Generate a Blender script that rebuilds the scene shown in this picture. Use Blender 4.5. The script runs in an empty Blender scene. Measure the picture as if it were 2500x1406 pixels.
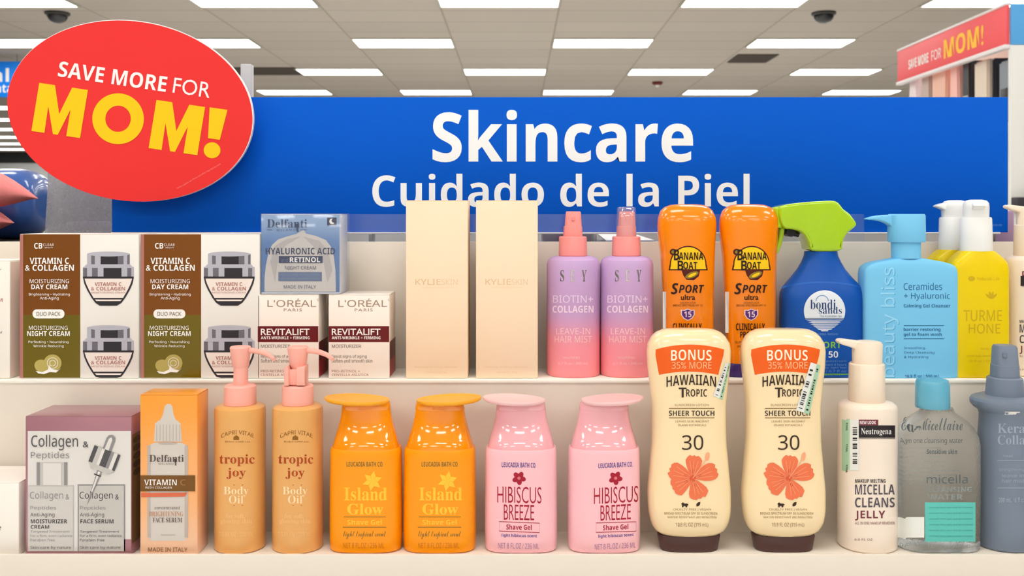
import bpy, bmesh, math, random
from mathutils import Vector
from mathutils.geometry import tessellate_polygon
R = random.Random(7)
SC = bpy.context.scene
COL = SC.collection
PI = math.pi

# ------------------------------------------------------------------ camera
F, VX, HY, CZ = 2400.0, 1263.0, 527.0, 1.5        # focal length (px), eye point in the photo, eye height (m)
cam = bpy.data.cameras.new('camera')
cam.sensor_width = 36.0
cam.lens = 36.0 * F / 2500.0
cam.shift_x = (1250.0 - VX) / 2500.0
cam.shift_y = (HY - 703.0) / 2500.0
cam.clip_start = 0.05
cam.clip_end = 200
cam.dof.use_dof = True
cam.dof.focus_distance = 0.93
cam.dof.aperture_fstop = 17.0
camo = bpy.data.objects.new('camera', cam)
COL.objects.link(camo)
camo.location = (0, 0, CZ)
camo.rotation_euler = (PI / 2, 0, 0)
SC.camera = camo

# ------------------------------------------------------------------ world, exposure
w = bpy.data.worlds.new('store_air')
SC.world = w
w.use_nodes = True
w.node_tree.nodes['Background'].inputs[0].default_value = (1.0, 0.97, 0.93, 1)
w.node_tree.nodes['Background'].inputs[1].default_value = 0.35
SC.view_settings.view_transform = 'Standard'
SC.view_settings.look = 'None'
SC.view_settings.exposure = 0.0
SC.view_settings.gamma = 1.0
SC.view_settings.use_curve_mapping = False
LAMP = 12.0                                        # radiance of the ceiling panels

# ------------------------------------------------------------------ materials
def lin(c):
    c = c / 255.0
    return c / 12.92 if c <= 0.04045 else ((c + 0.055) / 1.055) ** 2.4
def rgb(t):
    return (lin(t[0]), lin(t[1]), lin(t[2]), 1.0)
MATS = {}
def mat(name, c, rough=0.4, metal=0.0, trans=0.0, ior=1.45, coat=0.0, bump=0.0, bscale=400.0, var=0.0, sub=0.0, spec=0.35):
    """plain plastic, card, paint or metal with a little procedural grain"""
    if name in MATS:
        return MATS[name]
    m = bpy.data.materials.new(name)
    m.use_nodes = True
    nt = m.node_tree
    b = nt.nodes['Principled BSDF']
    b.inputs['Base Color'].default_value = rgb(c)
    b.inputs['Roughness'].default_value = rough
    b.inputs['Metallic'].default_value = metal
    b.inputs['Transmission Weight'].default_value = trans
    b.inputs['IOR'].default_value = ior
    b.inputs['Specular IOR Level'].default_value = spec
    b.inputs['Coat Weight'].default_value = coat
    b.inputs['Coat Roughness'].default_value = 0.06
    if sub:
        b.inputs['Subsurface Weight'].default_value = sub
        b.inputs['Subsurface Scale'].default_value = 0.004
    tc = nt.nodes.new('ShaderNodeTexCoord')
    nz = nt.nodes.new('ShaderNodeTexNoise')
    nz.inputs['Scale'].default_value = bscale
    nz.inputs['Detail'].default_value = 3
    nt.links.new(tc.outputs['Object'], nz.inputs['Vector'])
    if bump:
        bp = nt.nodes.new('ShaderNodeBump')
        bp.inputs['Strength'].default_value = bump
        bp.inputs['Distance'].default_value = 0.001
        nt.links.new(nz.outputs['Fac'], bp.inputs['Height'])
        nt.links.new(bp.outputs['Normal'], b.inputs['Normal'])
    v = var or 0.03
    mr = nt.nodes.new('ShaderNodeMapRange')
    mr.inputs['To Min'].default_value = max(0.0, rough - v)
    mr.inputs['To Max'].default_value = min(1.0, rough + v)
    nt.links.new(nz.outputs['Fac'], mr.inputs['Value'])
    nt.links.new(mr.outputs['Result'], b.inputs['Roughness'])
    MATS[name] = m
    return m
def ramp_mat(name, stops, z0, z1, rough=0.4, metal=0.0, coat=0.0, hard=False, axis=2):
    """colour that runs along the height of the thing (stops: (0..1 from z0 to z1, colour))"""
    m = mat(name, stops[0][1], rough, metal, coat=coat, var=0.004)
    nt = m.node_tree
    tc = nt.nodes.new('ShaderNodeTexCoord')
    sp = nt.nodes.new('ShaderNodeSeparateXYZ')
    mr = nt.nodes.new('ShaderNodeMapRange')
    mr.inputs['From Min'].default_value = z0
    mr.inputs['From Max'].default_value = z1
    cr = nt.nodes.new('ShaderNodeValToRGB')
    cr.color_ramp.interpolation = 'CONSTANT' if hard else 'EASE'
    e = cr.color_ramp.elements
    while len(e) < len(stops):
        e.new(0.5)
    for k, (p, c) in enumerate(stops):
        e[k].position = p
        e[k].color = rgb(c)
    nt.links.new(tc.outputs['Object'], sp.inputs[0])
    nt.links.new(sp.outputs[axis], mr.inputs['Value'])
    nt.links.new(mr.outputs['Result'], cr.inputs['Fac'])
    nt.links.new(cr.outputs['Color'], nt.nodes['Principled BSDF'].inputs['Base Color'])
    return m
def emit(name, c, s):
    m = bpy.data.materials.new(name)
    m.use_nodes = True
    nt = m.node_tree
    nt.nodes.remove(nt.nodes['Principled BSDF'])
    e = nt.nodes.new('ShaderNodeEmission')
    e.inputs[0].default_value = rgb(c)
    e.inputs[1].default_value = s
    nt.links.new(e.outputs[0], nt.nodes['Material Output'].inputs[0])
    return m
def film(name, c, haze=0.15, gloss=0.08, rough=0.1):
    """thin clear plastic sheet: mostly see-through, a little haze and gloss"""
    m = bpy.data.materials.new(name)
    m.use_nodes = True
    nt = m.node_tree
    nt.nodes.remove(nt.nodes['Principled BSDF'])
    tr = nt.nodes.new('ShaderNodeBsdfTransparent')
    tr.inputs[0].default_value = (0.97, 0.97, 0.98, 1)
    df = nt.nodes.new('ShaderNodeBsdfDiffuse')
    df.inputs[0].default_value = rgb(c)
    gl = nt.nodes.new('ShaderNodeBsdfGlossy')
    gl.inputs['Roughness'].default_value = rough
    nz = nt.nodes.new('ShaderNodeTexNoise')
    nz.inputs['Scale'].default_value = 30
    mr = nt.nodes.new('ShaderNodeMapRange')
    mr.inputs['To Min'].default_value = haze * 0.7
    mr.inputs['To Max'].default_value = haze * 1.3
    a = nt.nodes.new('ShaderNodeMixShader')
    b = nt.nodes.new('ShaderNodeMixShader')
    b.inputs[0].default_value = gloss
    nt.links.new(nz.outputs['Fac'], mr.inputs['Value'])
    nt.links.new(mr.outputs['Result'], a.inputs[0])
    nt.links.new(tr.outputs[0], a.inputs[1])
    nt.links.new(df.outputs[0], a.inputs[2])
    nt.links.new(a.outputs[0], b.inputs[1])
    nt.links.new(gl.outputs[0], b.inputs[2])
    nt.links.new(b.outputs[0], nt.nodes['Material Output'].inputs[0])
    return m

# ------------------------------------------------------------------ geometry helpers
def W(px, py, Y):
    return Vector(((px - VX) * Y / F, Y, CZ - (py - HY) * Y / F))
def PX(px, Y):
    return (px - VX) * Y / F
def PZ(py, Y):
    return CZ - (py - HY) * Y / F
def empty(name, loc, label=None, cat=None, group=None):
    o = bpy.data.objects.new(name, None)
    COL.objects.link(o)
    o.location = loc
    o.empty_display_size = 0.02
    tag(o, label, cat, group)
    return o
def tag(o, label=None, cat=None, group=None, kind=None):
    if label: o['label'] = label
    if cat: o['category'] = cat
    if group: o['group'] = group
    if kind: o['kind'] = kind
    return o
def dup(root, dx=0.0, label=None, dy=0.0, dz=0.0, rz=0.0):
    """a copy of a thing with copies of its parts and sub-parts"""
    r = root.copy()
    COL.objects.link(r)
    r.location = root.location + Vector((dx, dy, dz))
    r.rotation_euler[2] += rz
    if label: r['label'] = label
    for ch in list(root.children):
        c = ch.copy()
        COL.objects.link(c)
        c.parent = r
        for g in list(ch.children):
            d = g.copy()
            COL.objects.link(d)
            d.parent = c
    return r
def part_of(root, name):
    return [c for c in root.children if c.name.split('.')[0] == name]

class MB:
    """collects shapes (world coordinates) with a material slot each; build() links ONE mesh object"""
    def __init__(s):
        s.v, s.f, s.m = [], [], []
    def add(s, vs, fs, mi=0):
        o = len(s.v)
        s.v += [tuple(p) for p in vs]
        s.f += [tuple(i + o for i in q) for q in fs]
        s.m += [mi] * len(fs)
    def addbm(s, bm, mi=0):
        bmesh.ops.recalc_face_normals(bm, faces=bm.faces)
        bm.verts.index_update()
        s.add([v.co.copy() for v in bm.verts], [[v.index for v in f.verts] for f in bm.faces], mi)
        bm.free()
    def box(s, x0, x1, y0, y1, z0, z1, mi=0, bev=0.0, seg=2):
        bm = bmesh.new()
        bmesh.ops.create_cube(bm, size=1)
        for v in bm.verts:
            v.co = Vector((x0 if v.co.x < 0 else x1, y0 if v.co.y < 0 else y1, z0 if v.co.z < 0 else z1))
        if bev:
            bmesh.ops.bevel(bm, geom=bm.edges[:], offset=bev, segments=seg, affect='EDGES', profile=0.5)
        s.addbm(bm, mi)
    def prism(s, pts, y0, y1, mi=0, bev=0.0, seg=2):
        """outline in x,z pushed from y0 to y1"""
        bm = bmesh.new()
        a = [bm.verts.new((p[0], y0, p[-1])) for p in pts]
        b = [bm.verts.new((p[0], y1, p[-1])) for p in pts]
        n = len(pts)
        fa = bm.faces.new(a)
        fb = bm.faces.new(b[::-1])
        for i in range(n):
            bm.faces.new((a[i], b[i], b[(i + 1) % n], a[(i + 1) % n]))
        if bev:
            ed = [e for e in bm.edges if e in fa.edges[:] or e in fb.edges[:]]
            bmesh.ops.bevel(bm, geom=ed, offset=bev, segments=seg, affect='EDGES', profile=0.5)
        bmesh.ops.triangulate(bm, faces=[f for f in bm.faces if len(f.verts) > 4])
        s.addbm(bm, mi)
    def soft(s, pts, y0, y1, r, mi=0, cut=1):
        """outline in x,z with a rounded rim of radius r, from y0 to y1"""
        for _ in range(cut):
            q = []
            for a, c in zip(pts, pts[1:] + pts[:1]):
                q += [(a[0] * .75 + c[0] * .25, a[1] * .75 + c[1] * .25), (a[0] * .25 + c[0] * .75, a[1] * .25 + c[1] * .75)]
            pts = q
        n = len(pts)
        ar = sum(pts[i][0] * pts[(i + 1) % n][1] - pts[(i + 1) % n][0] * pts[i][1] for i in range(n))
        sg = 1 if ar > 0 else -1
        nor = []
        for i in range(n):
            a, c = pts[i - 2], pts[(i + 2) % n]
            tx, ty = c[0] - a[0], c[1] - a[1]
            l = math.hypot(tx, ty) or 1
            nor.append((-ty / l * sg, tx / l * sg))
        prof = [(r * (1 - math.sin(t)), r * (1 - math.cos(t))) for t in [0, .3, .6, .9, 1.2, PI / 2]]
        rows = [(ins, y0 + dy) for ins, dy in prof] + [(ins, y1 - dy) for ins, dy in prof[::-1]]
        bm = bmesh.new()
        vs = [[bm.verts.new((p[0] + m_[0] * ins, y, p[1] + m_[1] * ins)) for p, m_ in zip(pts, nor)] for ins, y in rows]
        for a, c in zip(vs, vs[1:]):
            for i in range(n):
                bm.faces.new((a[i], a[(i + 1) % n], c[(i + 1) % n], c[i]))
        caps = [bm.faces.new(vs[0][::-1]), bm.faces.new(vs[-1])]
        bmesh.ops.triangulate(bm, faces=caps)
        s.addbm(bm, mi)
    def rings(s, rs, mi=0, caps=True):
        bm = bmesh.new()
        vs = [[bm.verts.new(p) for p in r] for r in rs]
        n = len(rs[0])
        for a, b in zip(vs, vs[1:]):
            for i in range(n):
                bm.faces.new((a[i], a[(i + 1) % n], b[(i + 1) % n], b[i]))
        if caps:
            bm.faces.new(vs[0][::-1])
            bm.faces.new(vs[-1])
        s.addbm(bm, mi)
    def tube(s, pts, rad, mi=0, n=14, sy=1.0):
        pts = [Vector(p) for p in pts]
        rs = []
        for i, p in enumerate(pts):
            t = (pts[min(i + 1, len(pts) - 1)] - pts[max(i - 1, 0)]).normalized()
            u = Vector((0, 1, 0)) if abs(t.y) < 0.9 else Vector((1, 0, 0))
            u = (u - t * u.dot(t)).normalized()
            q = t.cross(u)
            r = rad[i] if isinstance(rad, (list, tuple)) else rad
            rs.append([p + u * (r * sy * math.cos(2 * PI * k / n)) + q * (r * math.sin(2 * PI * k / n)) for k in range(n)])
        s.rings(rs, mi)
    def loft(s, L, mi=0, n=56, dens=1):
        """L: a Loft; its rings become a closed skin"""
        s.rings([L.ring(z, n) for z in L.zs(dens)], mi)
    def put(s, sh, surf, mi, lay=1):
        """a printed shape given in photo pixels, laid on the surface surf(x, z) -> y"""
        out = []
        for (u, v) in sh[0]:
            y = surf.y0
            for _ in range(7):
                x, z = (u - VX) * y / F, CZ - (v - HY) * y / F
                y = surf(x, z)
            if surf.zmin is not None and z < surf.zmin:
                z = surf.zmin
            out.append((x, y - 0.00018 * lay, z))
        s.add(out, sh[1], mi)
    def build(s, name, mats, parent=None, sharp=35.0, origin=None):
        me = bpy.data.meshes.new(name)
        o0 = parent.location if parent is not None else Vector(origin or (0, 0, 0))
        pp = parent
        while pp is not None and pp.parent is not None:
            pp = pp.parent
            o0 = o0 + pp.location
        me.from_pydata([(a - o0[0], b - o0[1], c - o0[2]) for a, b, c in s.v], [], s.f)
        for m in (mats if isinstance(mats, (list, tuple)) else [mats]):
            me.materials.append(m)
        me.polygons.foreach_set('material_index', s.m)
        me.polygons.foreach_set('use_smooth', [True] * len(s.f))
        me.update()
        me.set_sharp_from_angle(angle=math.radians(sharp))
        o = bpy.data.objects.new(name, me)
        COL.objects.link(o)
        if parent is not None:
            o.parent = parent
        elif origin:
            o.location = origin
        return o

class Loft:
    """bottle shape: sections (py, px_left, px_right, half depth in m, corner exponent) read at depth Y (its middle plane)"""
    def __init__(s, Y, secs, smooth=True, yoff=0.0):
        s.y0 = Y
        s.Y = Y + yoff
        s.smooth = smooth
        q = []
        for py, l, r, ry, n in secs:
            q.append((PZ(py, Y), (PX(l, Y) + PX(r, Y)) / 2, (r - l) / 2 * Y / F, ry, n))
        q.sort(key=lambda t: t[0])
        s.q = q
        s.zz = [t[0] for t in q]
        s.zmin = s.zz[0] + 0.0003
        s.d = [s.slopes([t[k] for t in q]) for k in range(5)] if smooth else None
    def slopes(s, a):
        z = s.zz
        n = len(z)
        h = [z[i + 1] - z[i] for i in range(n - 1)]
        dl = [(a[i + 1] - a[i]) / h[i] if h[i] > 1e-9 else 0 for i in range(n - 1)]
        m = [0.0] * n
        for i in range(1, n - 1):
            if dl[i - 1] * dl[i] > 0:
                w1, w2 = 2 * h[i] + h[i - 1], h[i] + 2 * h[i - 1]
                m[i] = (w1 + w2) / (w1 / dl[i - 1] + w2 / dl[i])
        m[0], m[-1] = dl[0], dl[-1]
        return m
    def at(s, z):
        zz = s.zz
        z = min(max(z, zz[0]), zz[-1])
        i = 0
        while i < len(zz) - 2 and z > zz[i + 1]:
            i += 1
        h = zz[i + 1] - zz[i]
        t = (z - zz[i]) / h if h > 1e-9 else 0
        out = []
        for k in range(1, 5):
            a, b = s.q[i][k], s.q[i + 1][k]
            if s.smooth and h > 1e-9:
                t2, t3 = t * t, t * t * t
                out.append((2 * t3 - 3 * t2 + 1) * a + (t3 - 2 * t2 + t) * h * s.d[k][i] + (-2 * t3 + 3 * t2) * b + (t3 - t2) * h * s.d[k][i + 1])
            else:
                out.append(a + (b - a) * t)
        return out
    def zs(s, dens=1):
        out = []
        for a, b in zip(s.zz, s.zz[1:]):
            k = max(1, int((b - a) / 0.004 * dens)) if s.smooth else 1
            out += [a + (b - a) * i / k for i in range(k)]
        return out + [s.zz[-1]]
    def ring(s, z, n):
        cx, rx, ry, e = s.at(z)
        r = []
        for k in range(n):
            t = 2 * PI * (k + 0.5) / n
            c, d = math.cos(t), math.sin(t)
            r.append((cx + rx * math.copysign(abs(c) ** (2 / e), c), s.Y + ry * math.copysign(abs(d) ** (2 / e), d), z))
        return r
    def __call__(s, x, z):
        cx, rx, ry, e = s.at(z)
        u = min(abs(x - cx) / max(rx, 1e-6), 0.985)
        return s.Y - ry * (1 - u ** e) ** (1 / e)
class Flat:
    def __init__(s, y, zmin=None): s.y0, s.zmin = y, zmin
    def __call__(s, x, z): return s.y0

# ------------------------------------------------------------------ printed shapes (photo pixels)
def fancy(t, st):
    base = {'serif': (0x1D400, 0x1D41A, 0x1D7CE), 'bold': (0x1D5D4, 0x1D5EE, 0x1D7EC), 'sans': (0x1D5A0, 0x1D5BA, 0x1D7E2),
            'script': (0x1D4D0, 0x1D4EA, 0), 'italic': (0x1D468, 0x1D482, 0), 'bolditalic': (0x1D63C, 0x1D656, 0)}.get(st)
    if not base:
        return t
    o = ''
    for c in t:
        if 'A' <= c <= 'Z': o += chr(base[0] + ord(c) - 65)
        elif 'a' <= c <= 'z': o += chr(base[1] + ord(c) - 97)
        elif c.isdigit() and base[2]: o += chr(base[2] + ord(c) - 48)
        else: o += c
    return o
GC = {}
def glyphs(t, st, off, space):
    if st in ('sans', 'script'):
        off = 0.0
    k = (t, st, off, space)
    if k in GC:
        return GC[k]
    cu = bpy.data.curves.new('lettering', 'FONT')
    cu.body = fancy(t, st)
    cu.size = 1
    cu.offset = off
    cu.space_character = space
    cu.resolution_u = 3
    o = bpy.data.objects.new('lettering', cu)
    COL.objects.link(o)
    dg = bpy.context.evaluated_depsgraph_get()
    me = bpy.data.meshes.new_from_object(o.evaluated_get(dg))
    vs = [(v.co.x, v.co.y) for v in me.vertices]
    fs = [tuple(p.vertices) for p in me.polygons]
    bpy.data.objects.remove(o)
    bpy.data.curves.remove(cu)
    bpy.data.meshes.remove(me)
    GC[k] = (vs, fs)
    return GC[k]
def T(t, x0, y0, x1, y1, st='sans', off=0.0, space=1.0, g=0, gy=0):
    """text whose ink fills the box x0,y0 (top) - x1,y1 (bottom)"""
    vs, fs = glyphs(t, st, off, space)
    if not vs:
        return ([], [])
    a, b = min(v[0] for v in vs), max(v[0] for v in vs)
    c, d = min(v[1] for v in vs), max(v[1] for v in vs)
    sh = ([(x0 + (v[0] - a) / (b - a) * (x1 - x0), y1 - (v[1] - c) / (d - c) * (y1 - y0)) for v in vs], fs)
    return grid(sh, g, gy)
def grid(sh, g, gy=0):
    if not g and not gy:
        return sh
    bm = bmesh.new()
    vs = [bm.verts.new((p[0], p[1], 0)) for p in sh[0]]
    for f in sh[1]:
        try: bm.faces.new([vs[i] for i in f])
        except ValueError: pass
    for ax, st in ((0, g), (1, gy)):
        if not st:
            continue
        lo, hi = min(p[ax] for p in sh[0]), max(p[ax] for p in sh[0])
        k = math.floor(lo / st) + 1
        while k * st < hi:
            co = (k * st, 0, 0) if ax == 0 else (0, k * st, 0)
            bmesh.ops.bisect_plane(bm, geom=bm.verts[:] + bm.edges[:] + bm.faces[:], plane_co=co, plane_no=(1, 0, 0) if ax == 0 else (0, 1, 0), dist=1e-4)
            k += 1
    bm.verts.index_update()
    out = ([(v.co.x, v.co.y) for v in bm.verts], [[v.index for v in f.verts] for f in bm.faces])
    bm.free()
    return out
def P(pts, g=0, gy=0):
    tri = tessellate_polygon([[Vector((p[0], p[1], 0)) for p in pts]])
    return grid(([tuple(p[:2]) for p in pts], [tuple(t) for t in tri]), g, gy)
def RR(x0, y0, x1, y1, r=0, g=0, gy=0):
    if not r:
        return P([(x0, y0), (x1, y0), (x1, y1), (x0, y1)], g, gy)
    pts = []
    for cx, cy, a in ((x1 - r, y0 + r, -90), (x1 - r, y1 - r, 0), (x0 + r, y1 - r, 90), (x0 + r, y0 + r, 180)):
        pts += [(cx + r * math.cos(math.radians(a + k * 15)), cy + r * math.sin(math.radians(a + k * 15))) for k in range(7)]
    return P(pts, g, gy)
def EL(cx, cy, rx, ry, rot=0, n=28, a0=0, a1=360):
    c, d = math.cos(math.radians(rot)), math.sin(math.radians(rot))
    full = abs(a1 - a0) >= 360
    pts = []
    for k in range(n if full else n + 1):
        t = math.radians(a0 + (a1 - a0) * k / n)
        x, y = rx * math.cos(t), ry * math.sin(t)
        pts.append((cx + x * c - y * d, cy + x * d + y * c))
    return pts
def LINE(pts, wd, closed=False, g=0, gy=0):
    """a drawn line of width wd"""
    n = len(pts)
    vs, fs = [], []
    for i, p in enumerate(pts):
        a = pts[i - 1] if (closed or i) else pts[i]
        b = pts[(i + 1) % n] if (closed or i < n - 1) else pts[i]
        tx, ty = b[0] - a[0], b[1] - a[1]
        l = math.hypot(tx, ty) or 1
        nx, ny = -ty / l * wd / 2, tx / l * wd / 2
        vs += [(p[0] + nx, p[1] + ny), (p[0] - nx, p[1] - ny)]
    for i in range(n if closed else n - 1):
        j = (i + 1) % n
        fs.append((2 * i, 2 * i + 1, 2 * j + 1, 2 * j))
    return grid((vs, fs), g, gy)
def XF(sh, fn):
    return ([fn(*p) for p in sh[0]], sh[1])
def rot(sh, cx, cy, deg):
    c, d = math.cos(math.radians(deg)), math.sin(math.radians(deg))
    return XF(sh, lambda x, y: (cx + (x - cx) * c - (y - cy) * d, cy + (x - cx) * d + (y - cy) * c))
def arch(sh, cx, y0, k):
    """bend a line of print: pixels away from cx drop by k*d^2"""
    return XF(sh, lambda x, y: (x, y + k * (x - cx) ** 2))

# ------------------------------------------------------------------ shared colours
WHITE_INK = mat('white_ink', (250, 246, 240), 0.5)
BLACK_INK = mat('black_ink', (35, 30, 30), 0.5)
SHELF = mat('shelf_cream_paint', (232, 221, 206), 0.45, bump=0.05, bscale=900)
SHELF_EDGE = mat('shelf_edge_white', (250, 244, 232), 0.4)

# ------------------------------------------------------------------ room
def ceiling_mat():
    m = mat('ceiling_tile', (196, 184, 170), 0.9)
    nt = m.node_tree
    b = nt.nodes['Principled BSDF']
    tc = nt.nodes.new('ShaderNodeTexCoord')
    mp = nt.nodes.new('ShaderNodeMapping')
    mp.inputs['Location'].default_value = (0.79, 0.0, 0)
    br = nt.nodes.new('ShaderNodeTexBrick')
    br.offset = 0.0
    br.inputs['Color1'].default_value = rgb((196, 185, 172))
    br.inputs['Color2'].default_value = rgb((190, 179, 166))
    br.inputs['Mortar'].default_value = rgb((166, 154, 141))
    br.inputs['Scale'].default_value = 1.0
    br.inputs['Mortar Size'].default_value = 0.012
    br.inputs['Brick Width'].default_value = 1.22
    br.inputs['Row Height'].default_value = 0.6025
    nt.links.new(tc.outputs['Object'], mp.inputs['Vector'])
    nt.links.new(mp.outputs['Vector'], br.inputs['Vector'])
    nt.links.new(br.outputs['Color'], b.inputs['Base Color'])
    return m
CEIL = CZ + 2.14
def slab(name, x0, x1, y0, y1, z0, z1, m):
    b = MB()
    b.box(x0, x1, y0, y1, z0, z1)
    return tag(b.build(name, m), kind='structure')
WALLM = mat('wall_paint', (226, 226, 224), 0.8)
slab('ceiling', -18, 18, -9, 33, CEIL, CEIL + 0.1, ceiling_mat())
slab('floor', -18, 18, -9, 33, -0.1, 0, mat('floor_tile', (230, 230, 228), 0.35, bump=0.02, bscale=3))
slab('wall_far', -18, 18, 33, 33.1, 0, CEIL, WALLM)
slab('wall_near', -18, 18, -9.1, -9, 0, CEIL, WALLM)
slab('wall_left', -18.1, -18, -9, 33, 0, CEIL, WALLM)
slab('wall_right', 18, 18.1, -9, 33, 0, CEIL, WALLM)
slab('trim_1', -18, 18, 32.9, 33, 3.28, CEIL, mat('dark_bulkhead', (52, 54, 52), 0.7))

# ceiling lights: one row after another, every other row shifted half a bay
DIFF = emit('lamp_diffuser', (255, 254, 251), LAMP)
FRAME = mat('lamp_frame', (196, 194, 178), 0.5)
def ceiling_light(x, y):
    e = empty('ceiling_light', (x, y, CEIL))
    b = MB()
    b.box(x - 0.59, x + 0.59, y - 0.283, y + 0.283, CEIL - 0.014, CEIL - 0.002)
    b.build('diffuser', DIFF, e)
    f = MB()
    for a in (-1, 1):
        f.box(x - 0.61, x + 0.61, y + a * 0.295 - 0.012, y + a * 0.295 + 0.012, CEIL - 0.018, CEIL)
        f.box(x + a * 0.6 - 0.01, x + a * 0.6 + 0.01, y - 0.283, y + 0.283, CEIL - 0.018, CEIL)
    f.build('frame', FRAME, e)
    return e
PITCH, ROW1 = 2.41, 9.72
first = ceiling_light(0, 0)
used = False
lights = []
for r in range(-7, 10):
    y = ROW1 + r * PITCH
    x0 = -0.182 if r % 2 == 0 else 1.045
    for k in range(-7, 8):
        x = x0 + 2.44 * k
        px = VX + x * F / y if y > 0 else None
        if abs(x) > 17: continue
        if r < 0 and abs(x) > 5.2: continue
        if 0 <= r <= 3 and not (-200 < px < 2700): continue
        if r > 3 and not (-200 < px < 80): continue
        if r in (2, 3) and px < 600: continue
        lights.append((r, x, y, px))
ordn = ['first', 'second', 'third', 'fourth', 'fifth', 'sixth', 'seventh', 'eighth']
for r, x, y, px in lights:
    o = first if not used else dup(first)
    used = True
    o.location = (x, y, CEIL)
    o['category'] = 'ceiling light'
    if r < 0:
        o['group'] = 'ceiling panels overhead, out of the picture'
        o['label'] = 'bright rectangular ceiling panel overhead, above the top of the photo'
    elif r > 3:
        o['group'] = 'small far ceiling panels past the red oval'
        o['label'] = 'small bright ceiling panel far off, seen past the left edge of the red oval sign'
    else:
        o['group'] = 'bright ceiling panels'
        vis = [q for q in lights if q[0] == r and -100 < q[3] < 2600]
        rown = ['topmost row', 'second row down', 'third row down', 'lowest row, just over the blue sign'][r]
        i = [q[1] for q in vis].index(x) if x in [q[1] for q in vis] else None
        o['label'] = ('bright ceiling panel, %s from the left in the %s' % (ordn[i], rown)) if i is not None else 'bright ceiling panel beyond the side of the photo'

# things on the ceiling
DARK = mat('dark_dome', (38, 36, 38), 0.12, coat=0.5)
def dome(px, label):
    Y = 10.35
    x = PX(px, Y)
    e = empty('dome_camera', (x, Y, CEIL), label, 'security camera', 'black ceiling domes')
    b = MB()
    b.rings([[(x + rr * math.cos(2 * PI * k / 28), Y + rr * math.sin(2 * PI * k / 28), CEIL - d) for k in range(28)]
             for rr, d in ((0.125, 0.0), (0.125, 0.02), (0.11, 0.03))], 0)
    b.build('mount_ring', mat('dome_ring', (70, 68, 66), 0.5), e)
    d = MB()
    d.rings([[(x + 0.105 * math.cos(t) * math.cos(2 * PI * k / 28), Y + 0.105 * math.cos(t) * math.sin(2 * PI * k / 28), CEIL - 0.028 - 0.085 * math.sin(t)) for k in range(28)]
             for t in [i * PI / 2 / 8 * 0.98 for i in range(9)]], 0)
    d.build('dome', DARK, e)
dome(140, 'black dome camera on the ceiling above the red oval sign')
dome(2011, 'black dome camera on the ceiling over the right half of the blue sign')
def vent(px0, px1, y0, y1, label):
    Ym = (y0 + y1) / 2
    x0, x1 = PX(px0, Ym), PX(px1, Ym)
    e = empty('ceiling_vent', ((x0 + x1) / 2, Ym, CEIL), label, 'vent', 'grey ceiling vents')
    b = MB()
    b.box(x0, x1, y0, y1, CEIL - 0.012, CEIL - 0.001)
    b.build('backing', mat('vent_dark', (84, 76, 68), 0.7), e)
    s = MB()
    n = 9
    for i in range(n):
        yy = y0 + (i + 0.5) * (y1 - y0) / n
        s.box(x0 + 0.02, x1 - 0.02, yy - 0.008, yy + 0.008, CEIL - 0.02, CEIL - 0.012)
    s.build('grille', mat('vent_slat', (110, 100, 92), 0.6), e)
vent(1788, 1886, 13.0, 13.66, 'dark grey square vent in the ceiling between light rows')
vent(560, 732, 14.15, 14.85, 'dark recessed ceiling vent beside the oval sign post')
Y = 15.7
e = empty('smoke_detector', (PX(1605, Y), Y, CEIL), 'small dark red ceiling alarm with a white lens', 'smoke detector')
b = MB(); x = PX(1605, Y)
b.rings([[(x + rr * math.cos(2 * PI * k / 20), Y + rr * math.sin(2 * PI * k / 20), CEIL - d) for k in range(20)] for rr, d in ((0.085, 0), (0.085, 0.03), (0.05, 0.05))])
b.build('base', mat('alarm_red', (110, 40, 34), 0.5), e)
b = MB()
b.rings([[(x + rr * math.cos(2 * PI * k / 20), Y + rr * math.sin(2 * PI * k / 20), CEIL - d) for k in range(20)] for rr, d in ((0.035, 0.05), (0.033, 0.075), (0.015, 0.085))])
b.build('lens', mat('alarm_lens', (240, 232, 224), 0.3), e)

# ------------------------------------------------------------------ the stepped display shelf
Y0, YR = 0.9, 0.973
ZLIP = PZ(1350, Y0)
ZL = ZLIP - 0.004          # lower tread, a little under its lip
ZU = PZ(926, YR)           # upper tread
YB = 1.045
ZB = PZ(590, YB)
XL, XR = -0.80, 0.80
e = empty('display_shelf', (0, 1.0, 0), 'cream stepped two tier store shelf holding the skincare bottles and boxes', 'shelf')
b = MB()
b.box(XL, XR, Y0, YR + 0.004, ZL - 0.02, ZL, 0, 0.0012)
b.box(XL, XR, Y0 - 0.004, Y0, ZL - 0.035, ZLIP, 0, 0.0012)
b.build('lower_shelf', SHELF, e)
b = MB()
b.box(XL, XR, YR, YR + 0.006, ZL, ZU - 0.004)
b.build('riser', SHELF, e)
b = MB()
b.box(XL, XR, YR - 0.001, YB, ZU - 0.004, ZU, 0, 0.001)
b.build('upper_shelf', SHELF_EDGE, e)
b = MB()
b.box(XL, XR, YB, YB + 0.008, ZL, ZB, 0, 0.001)
b.build('back_panel', SHELF, e)
b = MB()
b.box(XL, XR, YB + 0.008, 1.85, ZB - 0.03, ZB - 0.004)
b.build('top_deck', mat('deck_grey', (66, 59, 53), 0.5), e)
b = MB()
b.box(XL, XR, Y0 - 0.002, 1.85, 0.0, ZL - 0.036, 0, 0.002)
b.build('base_cabinet', SHELF, e)

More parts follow.
